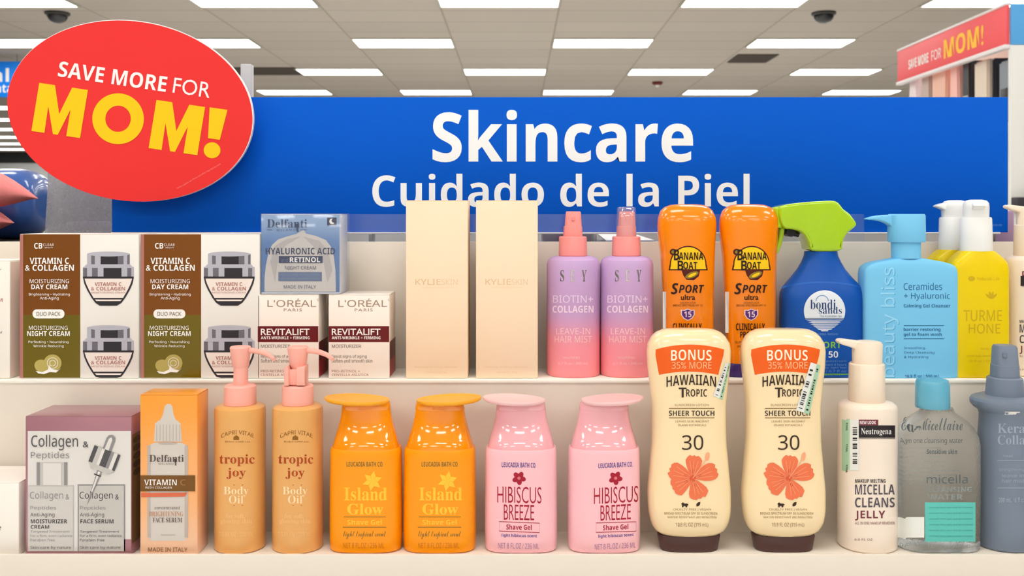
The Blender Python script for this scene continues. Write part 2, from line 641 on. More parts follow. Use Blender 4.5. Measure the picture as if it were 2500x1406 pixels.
# ------------------------------------------------------------------ the blue department sign
YS = 1.10
BLUE = mat('sign_blue', (0, 92, 208), 0.6, bump=0.02, spec=0.12)
e = empty('department_sign', (PX(1367, YS), YS, ZB - 0.004), 'wide blue sign reading Skincare in white above the shelf', 'sign')
b = MB()
b.box(PX(273, YS), PX(2461, YS), YS, YS + 0.006, PZ(567, YS), PZ(237, YS), 0, 0.0006)
fl = Flat(YS)
b.put(T('Skincare', 1056, 268, 1692, 396, 'bold', 0.004), fl, 1)
b.put(T('Cuidado de la Piel', 909, 424, 1830, 505, 'bold', -0.004), fl, 1)
b.put(T('0000-000', 2424, 547, 2446, 552, 'sans'), fl, 2)
b.build('panel', [BLUE, mat('sign_white', (255, 255, 255), 0.4), mat('sign_small_print', (90, 150, 235), 0.5)], e)
b = MB()
b.box(PX(273, YS), PX(2440, YS), YS - 0.003, YS + 0.009, PZ(571, YS), PZ(566.5, YS), 0, 0.0005)
b.build('bottom_rail', mat('rail_white', (238, 234, 230), 0.3), e)
for px in (300, 906, 1452, 2420):
    b = MB()
    b.box(PX(px - 4, YS), PX(px + 4, YS), YS - 0.006, YS + 0.02, ZB - 0.0036, PZ(571.2, YS), 0, 0.0004)
    b.build('foot', mat('rail_grey', (120, 116, 110), 0.3, 0.6), e)
b = MB()
b.box(PX(591, 1.125), PX(617, 1.125), 1.118, 1.130, ZB - 0.0036, PZ(158, 1.125), 0, 0.001)
b.build('post', mat('post_grey', (196, 194, 196), 0.35), e)

# clear plastic strip standing along the shelf top
Y = 1.05
b = MB()
b.box(PX(846, Y), PX(2110, Y), Y, Y + 0.003, ZB - 0.004, PZ(523, Y))
o = b.build('clear_shelf_strip', film('clear_strip', (190, 205, 235), 0.055, 0.035), origin=(PX(1478, Y), Y, ZB - 0.004))
tag(o, 'clear plastic strip standing along the foot of the blue sign', 'shelf strip')

# red oval
YO = 1.075
e = empty('promotion_sign', (PX(318, YO), YO, PZ(270, YO)), 'red oval card sign reading SAVE MORE FOR MOM! in white and yellow', 'sign')
TILT = 8.3
b = MB()
outl = EL(318, 270, 302, 220, TILT, 96)
b.prism([(PX(u, YO), 0, PZ(v, YO)) for u, v in outl], YO, YO + 0.005, 0)
b.put(P(EL(317, 271, 301, 219, TILT, 96)), Flat(YO), 1, 1)
def ov(sh, lay, mi):
    c, d = math.cos(math.radians(TILT)), math.sin(math.radians(TILT))
    b.put(XF(sh, lambda u, v: (318 + u * c - v * d, 270 + u * d + v * c)), Flat(YO), mi, lay)
for u in (-231, 58):
    ov(P([(u, 84), (u + 2, -35), (u + 41, -35), (u + 61, 33), (u + 83, -35), (u + 122, -35), (u + 120, 84), (u + 86, 84), (u + 87, 18), (u + 65, 84), (u + 53, 84), (u + 32, 18), (u + 32, 84)]), 3, 2)
a_, b_ = EL(-26, 24, 63, 62, 0, 48), EL(-26, 24, 31, 32, 0, 48)
ov((a_ + b_, [(i, (i + 1) % 48, 48 + (i + 1) % 48, 48 + i) for i in range(48)]), 3, 2)
ov(P([(191, -36), (235, -36), (227, 39), (198, 39)]), 3, 2)
ov(P(EL(212, 67, 20.5, 19.5)), 3, 2)
ov(T('SAVE MORE', -187, -95, 79, -57, 'bold'), 3, 0)
ov(T('FOR', 96, -96, 187, -58, 'plain', 0.0), 3, 0)
sm = T('While supplies last. Prices and offers may vary by store', 128, 132, 250, 137, 'sans')
ov(rot(sm, 189, 134, -38), 3, 3)
b.build('card', [mat('card_white', (250, 244, 242), 0.5), mat('promo_red', (238, 54, 52), 0.5, spec=0.2), mat('promo_yellow', (255, 203, 0), 0.5), mat('promo_pink_ink', (250, 150, 146), 0.5)], e)
b = MB()
b.box(PX(300, YO) - 0.02, PX(300, YO) + 0.02, YO + 0.005, YS - 0.0005, PZ(340, YO), PZ(290, YO), 0, 0.002)
b.build('mounting_clip', mat('clip_clear', (200, 200, 205), 0.3), e)

# ------------------------------------------------------------------ behind the shelf, left
Y = 1.16
b = MB()
x0, x1, z0, z1 = PX(108, Y), PX(300, Y), ZB - 0.0034, PZ(388, Y)
t = 0.002
e = empty('plastic_bin', ((x0 + x1) / 2, Y, z0), 'hazy grey clear plastic bin on the shelf top under the red oval', 'bin')
b.prism([(x0, 0, z0), (x1, 0, z0), (x1, 0, z1), (x0 + 0.006, 0, z1)], Y, Y + t)
b.prism([(x0, 0, z0), (x1, 0, z0), (x1, 0, z1), (x0 + 0.006, 0, z1)], Y + 0.2, Y + 0.2 + t)
b.box(x0 + 0.003, x0 + 0.005, Y + t, Y + 0.2, z0, z1)
b.box(x1 - 0.002, x1, Y + t, Y + 0.2, z0, z1)
b.box(x0, x1, Y, Y + 0.2, z0, z0 + 0.002)
b.build('walls', film('bin_film', (186, 184, 192), 0.42, 0.12, 0.2), e)
b = MB()
R.seed(4)
for (u0, u1, v0, v1, q) in ((128, 190, 440, 562, 0.03), (196, 262, 462, 562, 0.05), (140, 250, 540, 563, 0.015)):
    b.box(PX(u0, Y), PX(u1, Y), Y + q, Y + q + 0.04, max(z0 + 0.002, PZ(v1, Y)), PZ(v0, Y), 0 if v0 < 530 else 1, 0.006)
b.build('contents', [mat('bin_grey', (128, 126, 134), 0.4), mat('bin_lilac', (190, 172, 200), 0.4)], e)

def pillow(mb, cx, cy, cz, rx, ry, rz, mi, tip=None, seed=1, e=2.4, wob=0.12):
    """soft stuffed bag shape with wrinkles; tip pulls one end to a corner"""
    rr = random.Random(seed)
    ph = [rr.uniform(0, 6.28) for _ in range(6)]
    rs = []
    N, M = 22, 36
    for i in range(N + 1):
        a = -PI / 2 + PI * i / N
        ring = []
        for k in range(M):
            t = 2 * PI * k / M
            ca, sa = math.cos(a), math.sin(a)
            f = 1 + wob * (math.sin(3 * t + ph[0] + 2 * a) * 0.5 + math.sin(5 * t - 3 * a + ph[1]) * 0.3 + math.sin(9 * t + 5 * a + ph[2]) * 0.15) * ca
            x = math.copysign(abs(ca * math.cos(t)) ** (2 / e), math.cos(t)) * rx * f
            y = math.copysign(abs(ca * math.sin(t)) ** (2 / e), math.sin(t)) * ry * f
            z = math.copysign(abs(sa) ** (2 / e), sa) * rz
            if tip is not None:
                s_ = max(0.0, x / rx)
                z *= 1 - 0.85 * s_ ** 2.2
                y *= 1 - 0.5 * s_
                z += tip * s_ * s_
            ring.append((cx + x, cy + y, cz + z))
        rs.append(ring)
    mb.rings(rs, mi)
Y = 1.32
deck = ZB - 0.004
b = MB()
pillow(b, PX(30, Y), Y, (deck + PZ(412, Y)) / 2, PX(112, Y) - PX(30, Y), 0.055, (PZ(412, Y) - deck) / 2, 0, seed=5, e=2.8, wob=0.10)
o = b.build('bag', mat('blue_plastic', (58, 100, 176), 0.22, coat=0.6, bump=0.5, bscale=60), origin=(PX(20, Y), Y, deck))
tag(o, 'crumpled shiny blue plastic bag on the shelf top at the photo edge', 'bag')
def plush(py0, py1, tipx, yy, tip, label, seed):
    b = MB()
    zc = (PZ(py0, yy) + PZ(py1, yy)) / 2
    rx = PX(tipx, yy) - PX(-60, yy)
    pillow(b, PX(-60, yy), yy, zc, rx, 0.04, abs(PZ(py0, yy) - PZ(py1, yy)) / 2, 0, tip=tip, seed=seed, e=2.0, wob=0.05)
    o = b.build('plush_toy', mat('plush_pink', (240, 140, 138), 0.8, bump=0.4, bscale=300), origin=(PX(-60, yy), yy, deck))
    tag(o, label, 'plush toy')
plush(410, 510, 90, 1.215, -0.012, 'pink stuffed point sticking out over the blue bag, the upper one', 3)
plush(500, 572, 30, 1.215, -0.004, 'small pink stuffed lump under the larger pink point', 8)

# far department sign hanging past the red oval
Y = 13.0
e = empty('hanging_sign', (PX(-60, Y), Y, PZ(235, Y)), 'bright blue hanging sign with white letters far behind the oval', 'sign')
b = MB()
b.box(PX(-190, Y), PX(60, Y), Y, Y + 0.04, PZ(237, Y), PZ(150, Y), 0, 0.004)
b.put(T('Dental', -150, 166, 22, 200, 'bold'), Flat(Y), 1)
b.put(T('Cuidado dental', -160, 204, 38, 226, 'bold'), Flat(Y), 1)
b.build('panel', [mat('far_sign_blue', (0, 128, 236), 0.5), WHITE_INK], e)
for px in (-160, 40):
    b = MB()
    b.tube([(PX(px, Y), Y + 0.02, PZ(150, Y)), (PX(px, Y), Y + 0.02, CEIL)], 0.006)
    b.build('cable', mat('cable_grey', (150, 150, 150), 0.4, 0.5), e)

# things standing on the shelf top, seen through the gap under the sign
def carton(name, px0, px1, py0, py1, Y, d, m, label, cat, base=None, bev=0.0015, group=None, flap=True):
    """a small carton: body with a lid flap line"""
    z0 = base if base is not None else PZ(py1, Y)
    e = empty(name, ((PX(px0, Y) + PX(px1, Y)) / 2, Y + d / 2, z0), label, cat, group)
    b = MB()
    b.box(PX(px0, Y), PX(px1, Y), Y, Y + d, z0, PZ(py0, Y), 0, bev)
    b.build('body', m, e)
    return e
carton('package', 1325, 1456, 562, 583, 1.2, 0.07, mat('mauve_card', (112, 78, 88), 0.5), 'dark mauve package lying flat behind the cream cartons', 'package', deck)
carton('package', 2425, 2476, 514, 560, 1.16, 0.06, mat('pale_mauve', (196, 160, 190), 0.5), 'pale mauve package behind the yellow bottles', 'package', deck)
b = MB()
Y = 1.18
b.rings([[(PX(1480, Y), Y, deck + 0.001), (PX(1600, Y), Y, deck + 0.001), (PX(1590, Y), Y + 0.13, deck + 0.004), (PX(1470, Y), Y + 0.13, deck + 0.009)],
         [(PX(1480, Y), Y, deck + 0.002), (PX(1600, Y), Y, deck + 0.002), (PX(1590, Y), Y + 0.13, deck + 0.006), (PX(1470, Y), Y + 0.13, deck + 0.012)]])
o = b.build('paper', mat('loose_paper', (240, 238, 232), 0.6), origin=(PX(1540, Y), Y, deck))
tag(o, 'loose white paper lying on the shelf top behind the pink sprayers', 'paper')

# ------------------------------------------------------------------ gondola on the right with the red header
YA, YE = 6.0, 7.72
XG = PX(2457, YA)
e = empty('gondola', (XG + 0.5, 6.9, 0), 'tall white aisle shelving with red header reading MOM! and blue end panel', 'shelving')
b = MB()
zb, zt = PZ(108, YA), PZ(12, YA)
b.box(XG, XG + 0.02, YA, YE, zb, zt, 0, 0.002)
class SideX:
    pass
def side(sh, mi, lay=1):
    """print on the aisle side of the header: photo pixel -> the plane x = XG"""
    out = []
    for u, v in sh[0]:
        y = XG * F / (u - VX)
        out.append((XG - 0.002 * lay, y, CZ - (v - HY) * y / F))
    b.add(out, sh[1], mi)
def hdr(sh, mi, lay):
    """header-local layout: x 0..1 along the header from far to near, y 0..1 from top"""
    out = []
    for u, v in sh[0]:
        out.append((XG - 0.002 * lay, YE + (YA - YE) * u, zt + (zb - zt) * v))
    b.add(out, sh[1], mi)
hdr(T('MOM!', 0.49, 0.24, 0.83, 0.80, 'bold', 0.008), 1, 1)
hdr(T('SAVE MORE', 0.13, 0.42, 0.34, 0.72, 'bold', 0.006), 2, 1)
hdr(T('FOR', 0.37, 0.42, 0.465, 0.72, 'sans'), 2, 1)
b.build('header', [mat('header_red', (238, 92, 96), 0.5), mat('header_yellow', (255, 190, 40), 0.5), WHITE_INK], e)
b = MB()
b.box(XG - 0.012, XG + 0.03, YA, YE, zb - 0.025, zb, 0, 0.003)
b.box(XG - 0.006, XG + 0.03, YA, YE, zt, zt + 0.016, 0, 0.003)
b.build('header_rail', mat('header_rail', (228, 222, 220), 0.4), e)
b = MB()
b.box(XG + 0.02, XG + 1.0, YA - 0.02, YA, PZ(110, YA), PZ(10, YA), 0, 0.003)
b.build('end_header', mat('end_blue', (84, 160, 216), 0.5), e)
b = MB()
b.box(XG + 0.02, XG + 1.0, YA - 0.015, YA + 0.02, 0, PZ(110, YA), 0, 0.003)
b.build('end_panel', mat('end_grey', (222, 220, 214), 0.6), e)
b = MB()
b.box(XG + 0.02, XG + 1.0, YA - 0.10, YA - 0.016, PZ(514, YA), PZ(482, YA), 0, 0.004)
b.build('end_ledge', mat('end_dark', (52, 48, 54), 0.5), e)
b = MB()
b.box(XG + 0.45, XG + 0.47, YA + 0.02, YE, 0, zt - 0.01)
b.build('back_board', mat('gondola_back', (214, 208, 196), 0.6), e)
for zz in (1.0, 1.55, 2.08):
    b = MB()
    b.box(XG + 0.05, XG + 0.45, YA + 0.02, YE, zz - 0.03, zz, 0, 0.003)
    b.build('shelf', mat('gondola_back', (214, 208, 196), 0.6), e)
# packages standing on its top shelf
def gpack(px0, px1, py0, colr, label, dep=0.3, taper=0.0, extra=None):
    ya, yb = XG * F / (px1 - VX), XG * F / (px0 - VX)
    ya, yb = min(ya, yb) + 0.01, max(ya, yb) - 0.01
    ym = (ya + yb) / 2
    z1 = CZ - (py0 - HY) * ym / F
    xa = XG + 0.055
    k = (xa / XG)
    z0 = 2.081
    e = empty('packaged_product', (xa + 0.1, ym, z0), label, 'package', 'products on the aisle shelving')
    b = MB()
    bm = bmesh.new()
    bmesh.ops.create_cube(bm, size=1)
    for v in bm.verts:
        top = v.co.z > 0
        sh = taper if top else 0
        v.co = Vector((xa if v.co.x < 0 else xa + dep, (ya + (yb - ya) * sh) if v.co.y < 0 else (yb - (yb - ya) * sh), z1 if top else z0))
    bmesh.ops.bevel(bm, geom=bm.edges[:], offset=0.012, segments=2, affect='EDGES')
    b.addbm(bm)
    b.build('body', colr, e)
    if extra:
        d = MB()
        d.box(xa - 0.004, xa - 0.001, ya + (yb - ya) * 0.2, yb - (yb - ya) * 0.2, z0 + (z1 - z0) * extra[1], z0 + (z1 - z0) * extra[2], 0, 0.001)
        d.build('label', extra[0], e)
pal = lambda n, c: mat('pack_' + n, c, 0.4)
gpack(2196, 2226, 158, pal('white', (232, 214, 214)), 'pale white package at the far end under the red header', taper=0.25, extra=(pal('dark', (60, 56, 58)), 0.9, 0.98))
gpack(2230, 2252, 170, pal('greige', (190, 168, 156)), 'greige package second from the far end under the red header')
gpack(2255, 2292, 165, pal('peach', (232, 182, 160)), 'peach package in the middle under the red header', extra=(pal('navy', (46, 58, 72)), 0.02, 0.28))
gpack(2296, 2322, 150, pal('pink', (240, 184, 172)), 'pink package under the red header beside a dark one', taper=0.1)
gpack(2326, 2350, 150, pal('black', (52, 50, 54)), 'tall black package under the header beside the pink one', taper=0.1, extra=(pal('grey', (170, 166, 164)), 0.1, 0.5))
gpack(2356, 2392, 148, pal('cream', (222, 204, 184)), 'cream package with a dark foot under the header letters', extra=(pal('dark', (60, 56, 58)), 0.02, 0.2))
gpack(2397, 2407, 142, pal('black', (52, 50, 54)), 'narrow black package beside the cream package')
gpack(2415, 2446, 148, pal('steel', (128, 134, 142)), 'grey package with black lower half at the near end', extra=(pal('jet', (36, 34, 36)), 0.02, 0.55))

# ================================================================== products on the upper tier
YU, YL = YR + 0.005, Y0 + 0.0055           # fronts of the two rows
ZTU, ZTL = ZU + 0.0002, ZL + 0.0002
def pyb(z, Y):
    return HY + (CZ - z) * F / Y
def sideq(mb, x, ya, yb, za, zb, mi):
    mb.add([(x, ya, za), (x, yb, za), (x, yb, zb), (x, ya, zb)], [(0, 1, 2, 3)], mi)
def box_thing(name, px0, px1, py0, Yf, d, ztr, mats, label, cat, group=None, bev=0.0007, prints=None, flapm=0):
    """a carton whose front face shows at px0..px1; prints(mb, flat) lays its printing; the lid flap is a part"""
    x0, x1, z1 = PX(px0, Yf), PX(px1, Yf), PZ(py0, Yf)
    e = empty(name, ((x0 + x1) / 2, Yf + d / 2, ztr), label, cat, group)
    b = MB()
    b.box(x0, x1, Yf, Yf + d, ztr, z1 - 0.0006, 0, bev)
    if prints:
        prints(b, Flat(Yf, ztr + 0.0006))
    b.build('body', mats, e)
    t = MB()
    t.box(x0 + 0.0002, x1 - 0.0002, Yf + 0.0002, Yf + d, z1 - 0.0006, z1, 0, 0.0002)
    t.build('top_flap', mats[flapm], e)
    return e
def round_thing(mb, cx, Y, prof, mi=0, n=40, e=2.0, q=1.0):
    """lathe: prof = (py, half width px) top to bottom or bottom to top"""
    L = Loft(Y, [(py, cx - h, cx + h, h * Y / F * q, e) for py, h in prof], smooth=False)
    mb.loft(L, mi, n)
    return L

# -- twin packs of face cream: foil half with words, white half with the two jars pictured
FOIL = ramp_mat('foil_with_reflection', [(0.0, (122, 104, 20)), (0.437, (138, 78, 14))], 0.0, 0.1442, 0.2, 0.45, 0.4, hard=True)  # olive lower part is a reflection painted into the foil colour
CARD = mat('card_white_warm', (240, 235, 227), 0.45)
def jar_picture(b, fl, dx, dy, k0):
    def p(pts, mi, lay): b.put(P([(x + dx, y + dy) for x, y in pts]), fl, mi, lay)
    base = [(203, 678), (206, 692), (213, 708), (224, 727), (233, 739), (244, 746), (286, 746), (297, 739), (306, 727), (317, 708), (324, 692), (327, 678)]
    p(base, k0, 2)
    p([(207, 680), (211, 693), (218, 708), (229, 727), (301, 727), (312, 708), (319, 693), (323, 680)], k0 + 1, 3)
    p([(232, 731), (298, 731), (294, 735), (236, 735)], k0 + 1, 3)
    x = 203
    for wd, c in ((10, 2), (12, 3), (14, 2), (14, 3), (44, 0), (14, 3), (10, 2), (6, 3)):
        p([(x, 652), (x + wd, 652), (x + wd, 676), (x, 676)], k0 + c, 2)
        x += wd
    p([(212, 645), (318, 645), (327, 654), (203, 654)], k0 + 3, 3)
    x = 213
    for wd, c in ((10, 3), (9, 2), (14, 3), (42, 0), (14, 2), (9, 3), (6, 2)):
        p([(x, 620), (x + wd, 620), (x + wd, 645), (x, 645)], k0 + c, 2)
        x += wd
    p(EL(265, 620, 52, 6, 0, 24), k0 + 3, 3)
    p([(203, 675), (327, 675), (327, 679), (203, 679)], k0, 4)
    b.put(T('VITAMIN C', 232 + dx, 689 + dy, 297 + dx, 698 + dy, 'bold'), fl, k0 + 4, 4)
    b.put(T('& COLLAGEN', 223 + dx, 700 + dy, 306 + dx, 709 + dy, 'bold'), fl, k0 + 4, 4)
    b.put(T('MOISTURIZING CREAM', 224 + dx, 712 + dy, 306 + dx, 716 + dy), fl, k0 + 4, 4)
def cream_prints(b, fl):
    b.put(RR(49, 572, 196, 925), fl, 1, 1)
    b.put(RR(49, 572, 57, 925), fl, 7, 2)
    def t(s, *a, **k): b.put(T(s, *a, **k), fl, 2, 3)
    t('CB', 84, 593, 104, 607, 'bold')
    t('CLEAR', 106, 594, 132, 601, space=1.2)
    t('BEAUTY', 110, 603, 130, 606)
    t('VITAMIN C', 73, 629, 169, 644, 'bold')
    t('& COLLAGEN', 62, 646, 181, 661, 'bold')
    t('MOISTURIZING', 73, 681, 169, 691, 'sans', off=0.01)
    t('DAY CREAM', 77, 694, 165, 706, 'bold')
    t('Brightening • Hydrating', 71, 715, 171, 723, 'sans', off=0.008)
    t('Anti-Aging', 98, 724, 144, 733, 'sans', off=0.008)
    b.put(RR(80, 755, 158, 777, 10.5), fl, 2, 3)
    b.put(T('DUO PACK', 90, 761, 148, 771, 'sans', off=0.012), fl, 8, 4)
    t('MOISTURIZING', 71, 795, 166, 805, 'sans', off=0.01)
    t('NIGHT CREAM', 67, 808, 171, 820, 'bold')
    t('Perfecting • Nourishing', 70, 831, 168, 839, 'sans', off=0.008)
    t('Wrinkle Reducing', 82, 841, 156, 849, 'sans', off=0.008)
    b.put(P(EL(129, 886, 22, 21)), fl, 9, 3)
    b.put(P(EL(104, 894, 20, 16, 20)), fl, 9, 2)
    b.put(P([(88, 905), (104, 908), (118, 902), (120, 890), (127, 900), (142, 904), (150, 898), (138, 909), (122, 908), (108, 913), (94, 911)]), fl, 2, 4)
    for r in (7, 13):
        b.put(LINE(EL(129, 886, r, r), 1.2, True), fl, 2, 4)
    jar_picture(b, fl, 0, 0, 3)
    jar_picture(b, fl, 0, 180, 3)
CRM = [CARD, FOIL, WHITE_INK, mat('jar_print_dark', (48, 44, 48), 0.4), mat('jar_print_cream', (244, 230, 220), 0.4), mat('jar_print_grey', (112, 108, 116), 0.4),
       mat('jar_print_silver', (186, 184, 194), 0.4), FOIL, mat('brown_ink', (96, 74, 40), 0.5), mat('fruit_ink', (188, 170, 92), 0.5)]
# slot 3.. dark, cream, grey, silver, then rose ink at 7 for the jar words
CRM[7] = mat('rose_ink', (178, 116, 104), 0.5)
box1 = box_thing('cream_carton', 49, 339, 571, YU, 0.056, ZTU, CRM, 'foil and white face cream twin pack at the left end of the upper shelf', 'box', 'face cream twin packs', prints=cream_prints)
dup(box1, 295 * YU / F, 'foil and white face cream twin pack beside the blue night cream box')

# -- white and dark red moisturizer cartons
LO = [mat('card_ivory', (250, 238, 226), 0.4), mat('maroon_print', (104, 18, 20), 0.35), WHITE_INK, mat('taupe_ink', (168, 142, 124), 0.35, 0.2), mat('grey_ink', (96, 84, 82), 0.5), mat('red_print', (168, 30, 34), 0.35), mat('rust_ink', (176, 112, 100), 0.5)]
def lo_prints(b, fl):
    b.put(T("L'ORÉAL", 653, 729, 772, 749, 'sans'), fl, 3, 1)
    b.put(LINE(EL(777, 732, 2.5, 2.5, 0, 12), 0.8, True), fl, 3, 1)
    b.put(T('PARIS', 693, 753, 737, 760, 'plain', space=1.2), fl, 3, 1)
    b.put(RR(629.5, 796, 777, 835), fl, 1, 1)
    b.put(T('REVITALIFT', 637, 802, 756, 818, 'plain', 0.012), fl, 2, 2)
    b.put(T('ANTI-WRINKLE + FIRMING', 637, 821, 756, 828, 'bold'), fl, 2, 2)
    b.put(T('MOISTURIZER', 637, 841, 709, 849, 'sans', 0.012), fl, 4, 1)
    b.put(T('Resist signs of aging', 637, 866, 722, 875, 'sans'), fl, 4, 1)
    b.put(T('Soften and smooth skin', 637, 876, 736, 885, 'sans'), fl, 4, 1)
    b.put(T('PRO-RETINOL +', 637, 903, 706, 909, 'sans'), fl, 6, 1)
    b.put(T('CENTELLA ASIATICA', 637, 912, 727, 918, 'sans'), fl, 6, 1)
    x = PX(778, YU) + 0.0002
    sideq(b, x, YU + 0.0008, YU + 0.046, ZTU + 0.001, PZ(881, YU), 5)
    sideq(b, x, YU + 0.0008, YU + 0.046, PZ(881, YU), PZ(835, YU), 1)
lo = box_thing('moisturizer_carton', 629, 778, 719, YU, 0.046, ZTU, LO, 'ivory and dark red moisturizer carton under the blue night cream box', 'box', 'ivory and dark red moisturizer cartons', prints=lo_prints)
dup(lo, 173 * YU / F, 'ivory and dark red moisturizer carton beside the tall cream carton, nothing on top')

# -- blue night cream box on top of them, in a clear wrapper
def nc_prints(b, fl):
    b.put(RR(638.5, 524.5, 829, 713), fl, 1, 1)
    blob = [(646, 712), (646, 680), (649, 650), (655, 620), (664, 598), (680, 584), (702, 577), (724, 571), (736, 563), (741, 560), (747, 570), (772, 576), (796, 586), (808, 602), (815, 625), (819, 660), (820, 712)]
    b.put(P(blob), fl, 2, 2)
    b.put(P([(660, 640), (672, 600), (700, 584), (735, 577), (700, 596), (680, 622), (672, 690)]), fl, 8, 3)
    b.put(P([(740, 577), (780, 588), (800, 610), (812, 660), (800, 690), (790, 640), (768, 604)]), fl, 8, 3)
    b.put(T('Delfanti', 652, 535, 750, 556, 'serif', -0.004), fl, 3, 4)
    b.put(P([(722, 546), (728, 546), (729, 566), (725, 566)]), fl, 3, 4)
    b.put(T('MILANO', 676, 559, 722, 564, 'sans', space=1.5), fl, 3, 4)
    for a in ((652, 666), (734, 750)):
        b.put(RR(a[0], 560.5, a[1], 561.5), fl, 3, 4)
    b.put(RR(799, 531, 822, 550), fl, 4, 4)
    b.put(P([(812, 533), (806, 535), (804, 541), (807, 546), (813, 547), (817, 544), (812, 543), (809.5, 539)]), fl, 5, 5)
    b.put(T('HYALURONIC ACID', 649, 605, 818, 621, 'bold', -0.006), fl, 4, 4)
    b.put(RR(681, 625, 788, 642), fl, 4, 4)
    b.put(T('and', 686, 630, 704, 639), fl, 6, 5)
    b.put(T('RETINOL', 708, 628, 782, 640, 'bold'), fl, 5, 5)
    b.put(T('NIGHT CREAM', 696, 649, 772, 658, 'sans', 0.012), fl, 4, 4)
    b.put(RR(680, 664, 786, 686), fl, 6, 4)
    b.put(T('Moisturizing and nourishing', 686, 667, 780, 673), fl, 7, 5)
    b.put(T('with a silky creamy texture', 686, 677, 780, 683), fl, 7, 5)
    b.put(T('MADE IN ITALY', 693, 696, 772, 704, 'sans', 0.012), fl, 4, 4)
Z2 = PZ(719, YU) + 0.0004
nc = box_thing('night_cream_carton', 638, 830, 523, YU + 0.0015, 0.043, Z2,
    [mat('nc_card', (212, 218, 228), 0.35), ramp_mat('nc_blue', [(0.0, (66, 106, 158)), (0.6, (84, 124, 180)), (1.0, (150, 178, 214))], 0, 0.076, 0.4), mat('nc_cream', (206, 200, 194), 0.5),
     mat('nc_navy', (44, 66, 104), 0.5), mat('nc_deep', (24, 38, 78), 0.5), WHITE_INK, mat('nc_slate', (86, 106, 144), 0.5), mat('nc_mid', (120, 138, 170), 0.5), mat('nc_cream_dark', (184, 178, 176), 0.5)],
    'blue square night cream box in clear wrap standing on two ivory cartons', 'box', prints=nc_prints)
b = MB()
Yw = YU + 0.0003
b.box(PX(635, Yw), PX(835, Yw), Yw, Yw + 0.0455, Z2, PZ(520.5, Yw), 0, 0.0015)
b.build('clear_wrap', film('wrap_film', (225, 230, 240), 0.06, 0.06, 0.08), nc)

# -- tall cream cartons
KY = [mat('cream_carton_card', (252, 226, 193), 0.5), mat('cream_carton_ink', (232, 196, 150), 0.4), mat('cream_carton_pale', (240, 210, 172), 0.5)]
def ky_prints(b, fl):
    b.put(T('KYLIE', 1014, 681, 1076, 695, 'sans', 0.008), fl, 1, 1)
    b.put(T('SKIN', 1078, 681, 1117, 695, 'sans', -0.004), fl, 2, 1)
    b.put(T('hydrating face wash', 1030, 700, 1106, 704), fl, 2, 1)
    b.put(T('makeup melting cleanser', 1012, 893, 1118, 899), fl, 2, 1)
    b.put(T('149 mL 5.0 fl oz', 1040, 906, 1092, 911), fl, 2, 1)
ky = box_thing('tall_carton', 991, 1142, 489, YU, 0.045, ZTU, KY, 'tall plain cream carton beside the ivory and dark red cartons', 'box', 'tall plain cream cartons', prints=ky_prints)
dup(ky, 171 * YU / F, 'tall plain cream carton beside the lilac and pink spray bottle')

# -- lilac to pink spray bottles
Y = YU + 0.0275
CORAL = mat('coral_plastic', (250, 154, 148), 0.4)
e = empty('hair_mist_bottle', (PX(1399.5, Y), Y, ZTU), 'lilac to pink ombre spray bottle with coral sprayer, beside the tall cream carton', 'bottle', 'lilac and pink spray bottles')
B = pyb(ZTU, Y)
OMB = ramp_mat('ombre_plastic', [(0.0, (252, 152, 156)), (0.22, (248, 152, 164)), (0.55, (200, 160, 204)), (1.0, (206, 172, 218))], 0.0, 0.125, 0.42)
b = MB()
L = Loft(Y, [(B, 1337, 1462, 0.026, 2.1), (B - 3, 1335, 1464, 0.0268, 2.1), (645, 1335, 1464, 0.0268, 2.1), (634, 1338, 1461, 0.0258, 2.1), (628, 1345, 1454, 0.023, 2.1), (624.5, 1358, 1441, 0.017, 2.1)])
b.loft(L, 0)
FO = mat('foil_silver', (240, 232, 220), 0.12, 1.0)
for s_, a, c in (('S', 1368, 1377), ('E', 1393, 1404), ('Y', 1420, 1432)):
    b.put(T(s_, a, 659, c, 687, 'serif', g=4), L, 1, 1)
b.put(T('BIOTIN+', 1350, 721, 1448, 739, 'sans', -0.006, g=5), L, 2, 1)
b.put(T('COLLAGEN', 1349, 746, 1449, 763, 'bold', g=5), L, 3, 1)
b.put(T('LEAVE-IN', 1358, 801, 1441, 816, 'sans', 0.006, g=5), L, 4, 1)
b.put(T('HAIR MIST', 1354, 820, 1445, 836, 'sans', 0.006, g=5), L, 4, 1)
b.put(T('nourishes', 1375, 869, 1416, 876, g=5), L, 4, 1)
b.put(T('6.7 fl oz / 200 ml', 1363, 884, 1434, 890, g=5), L, 4, 1)
b.build('body', [OMB, FO, mat('lilac_ink', (242, 218, 240), 0.5), mat('pale_pink_ink', (248, 222, 236), 0.5), mat('pink_ink', (255, 206, 206), 0.5)], e)
b = MB()
b.loft(Loft(Y, [(624.5, 1365, 1432, 0.0135, 3.2), (623, 1364, 1433, 0.014, 3.2), (579, 1365, 1432, 0.0138, 3.2), (577, 1367, 1430, 0.0132, 3.2)], False), 0)
b.build('collar', CORAL, e)
b = MB()
b.loft(Loft(Y, [(577, 1375, 1422, 0.0098, 3.5), (553, 1376, 1421, 0.0096, 3.5), (552, 1379, 1420, 0.009, 4), (535, 1380, 1419, 0.0086, 4), (519, 1381.5, 1418, 0.008, 4), (516, 1383, 1416, 0.0074, 4)], False), 0)
hd = b.build('sprayer', CORAL, e)
b = MB()
round_thing(b, 1399, Y - 0.0085, [(538, 4), (531, 4)], 0, 12)
b.build('spray_hole', CORAL, hd)
e2 = dup(e, 130.5 * Y / F, 'lilac to pink ombre spray bottle with a clear cap over its coral sprayer')
b = MB()
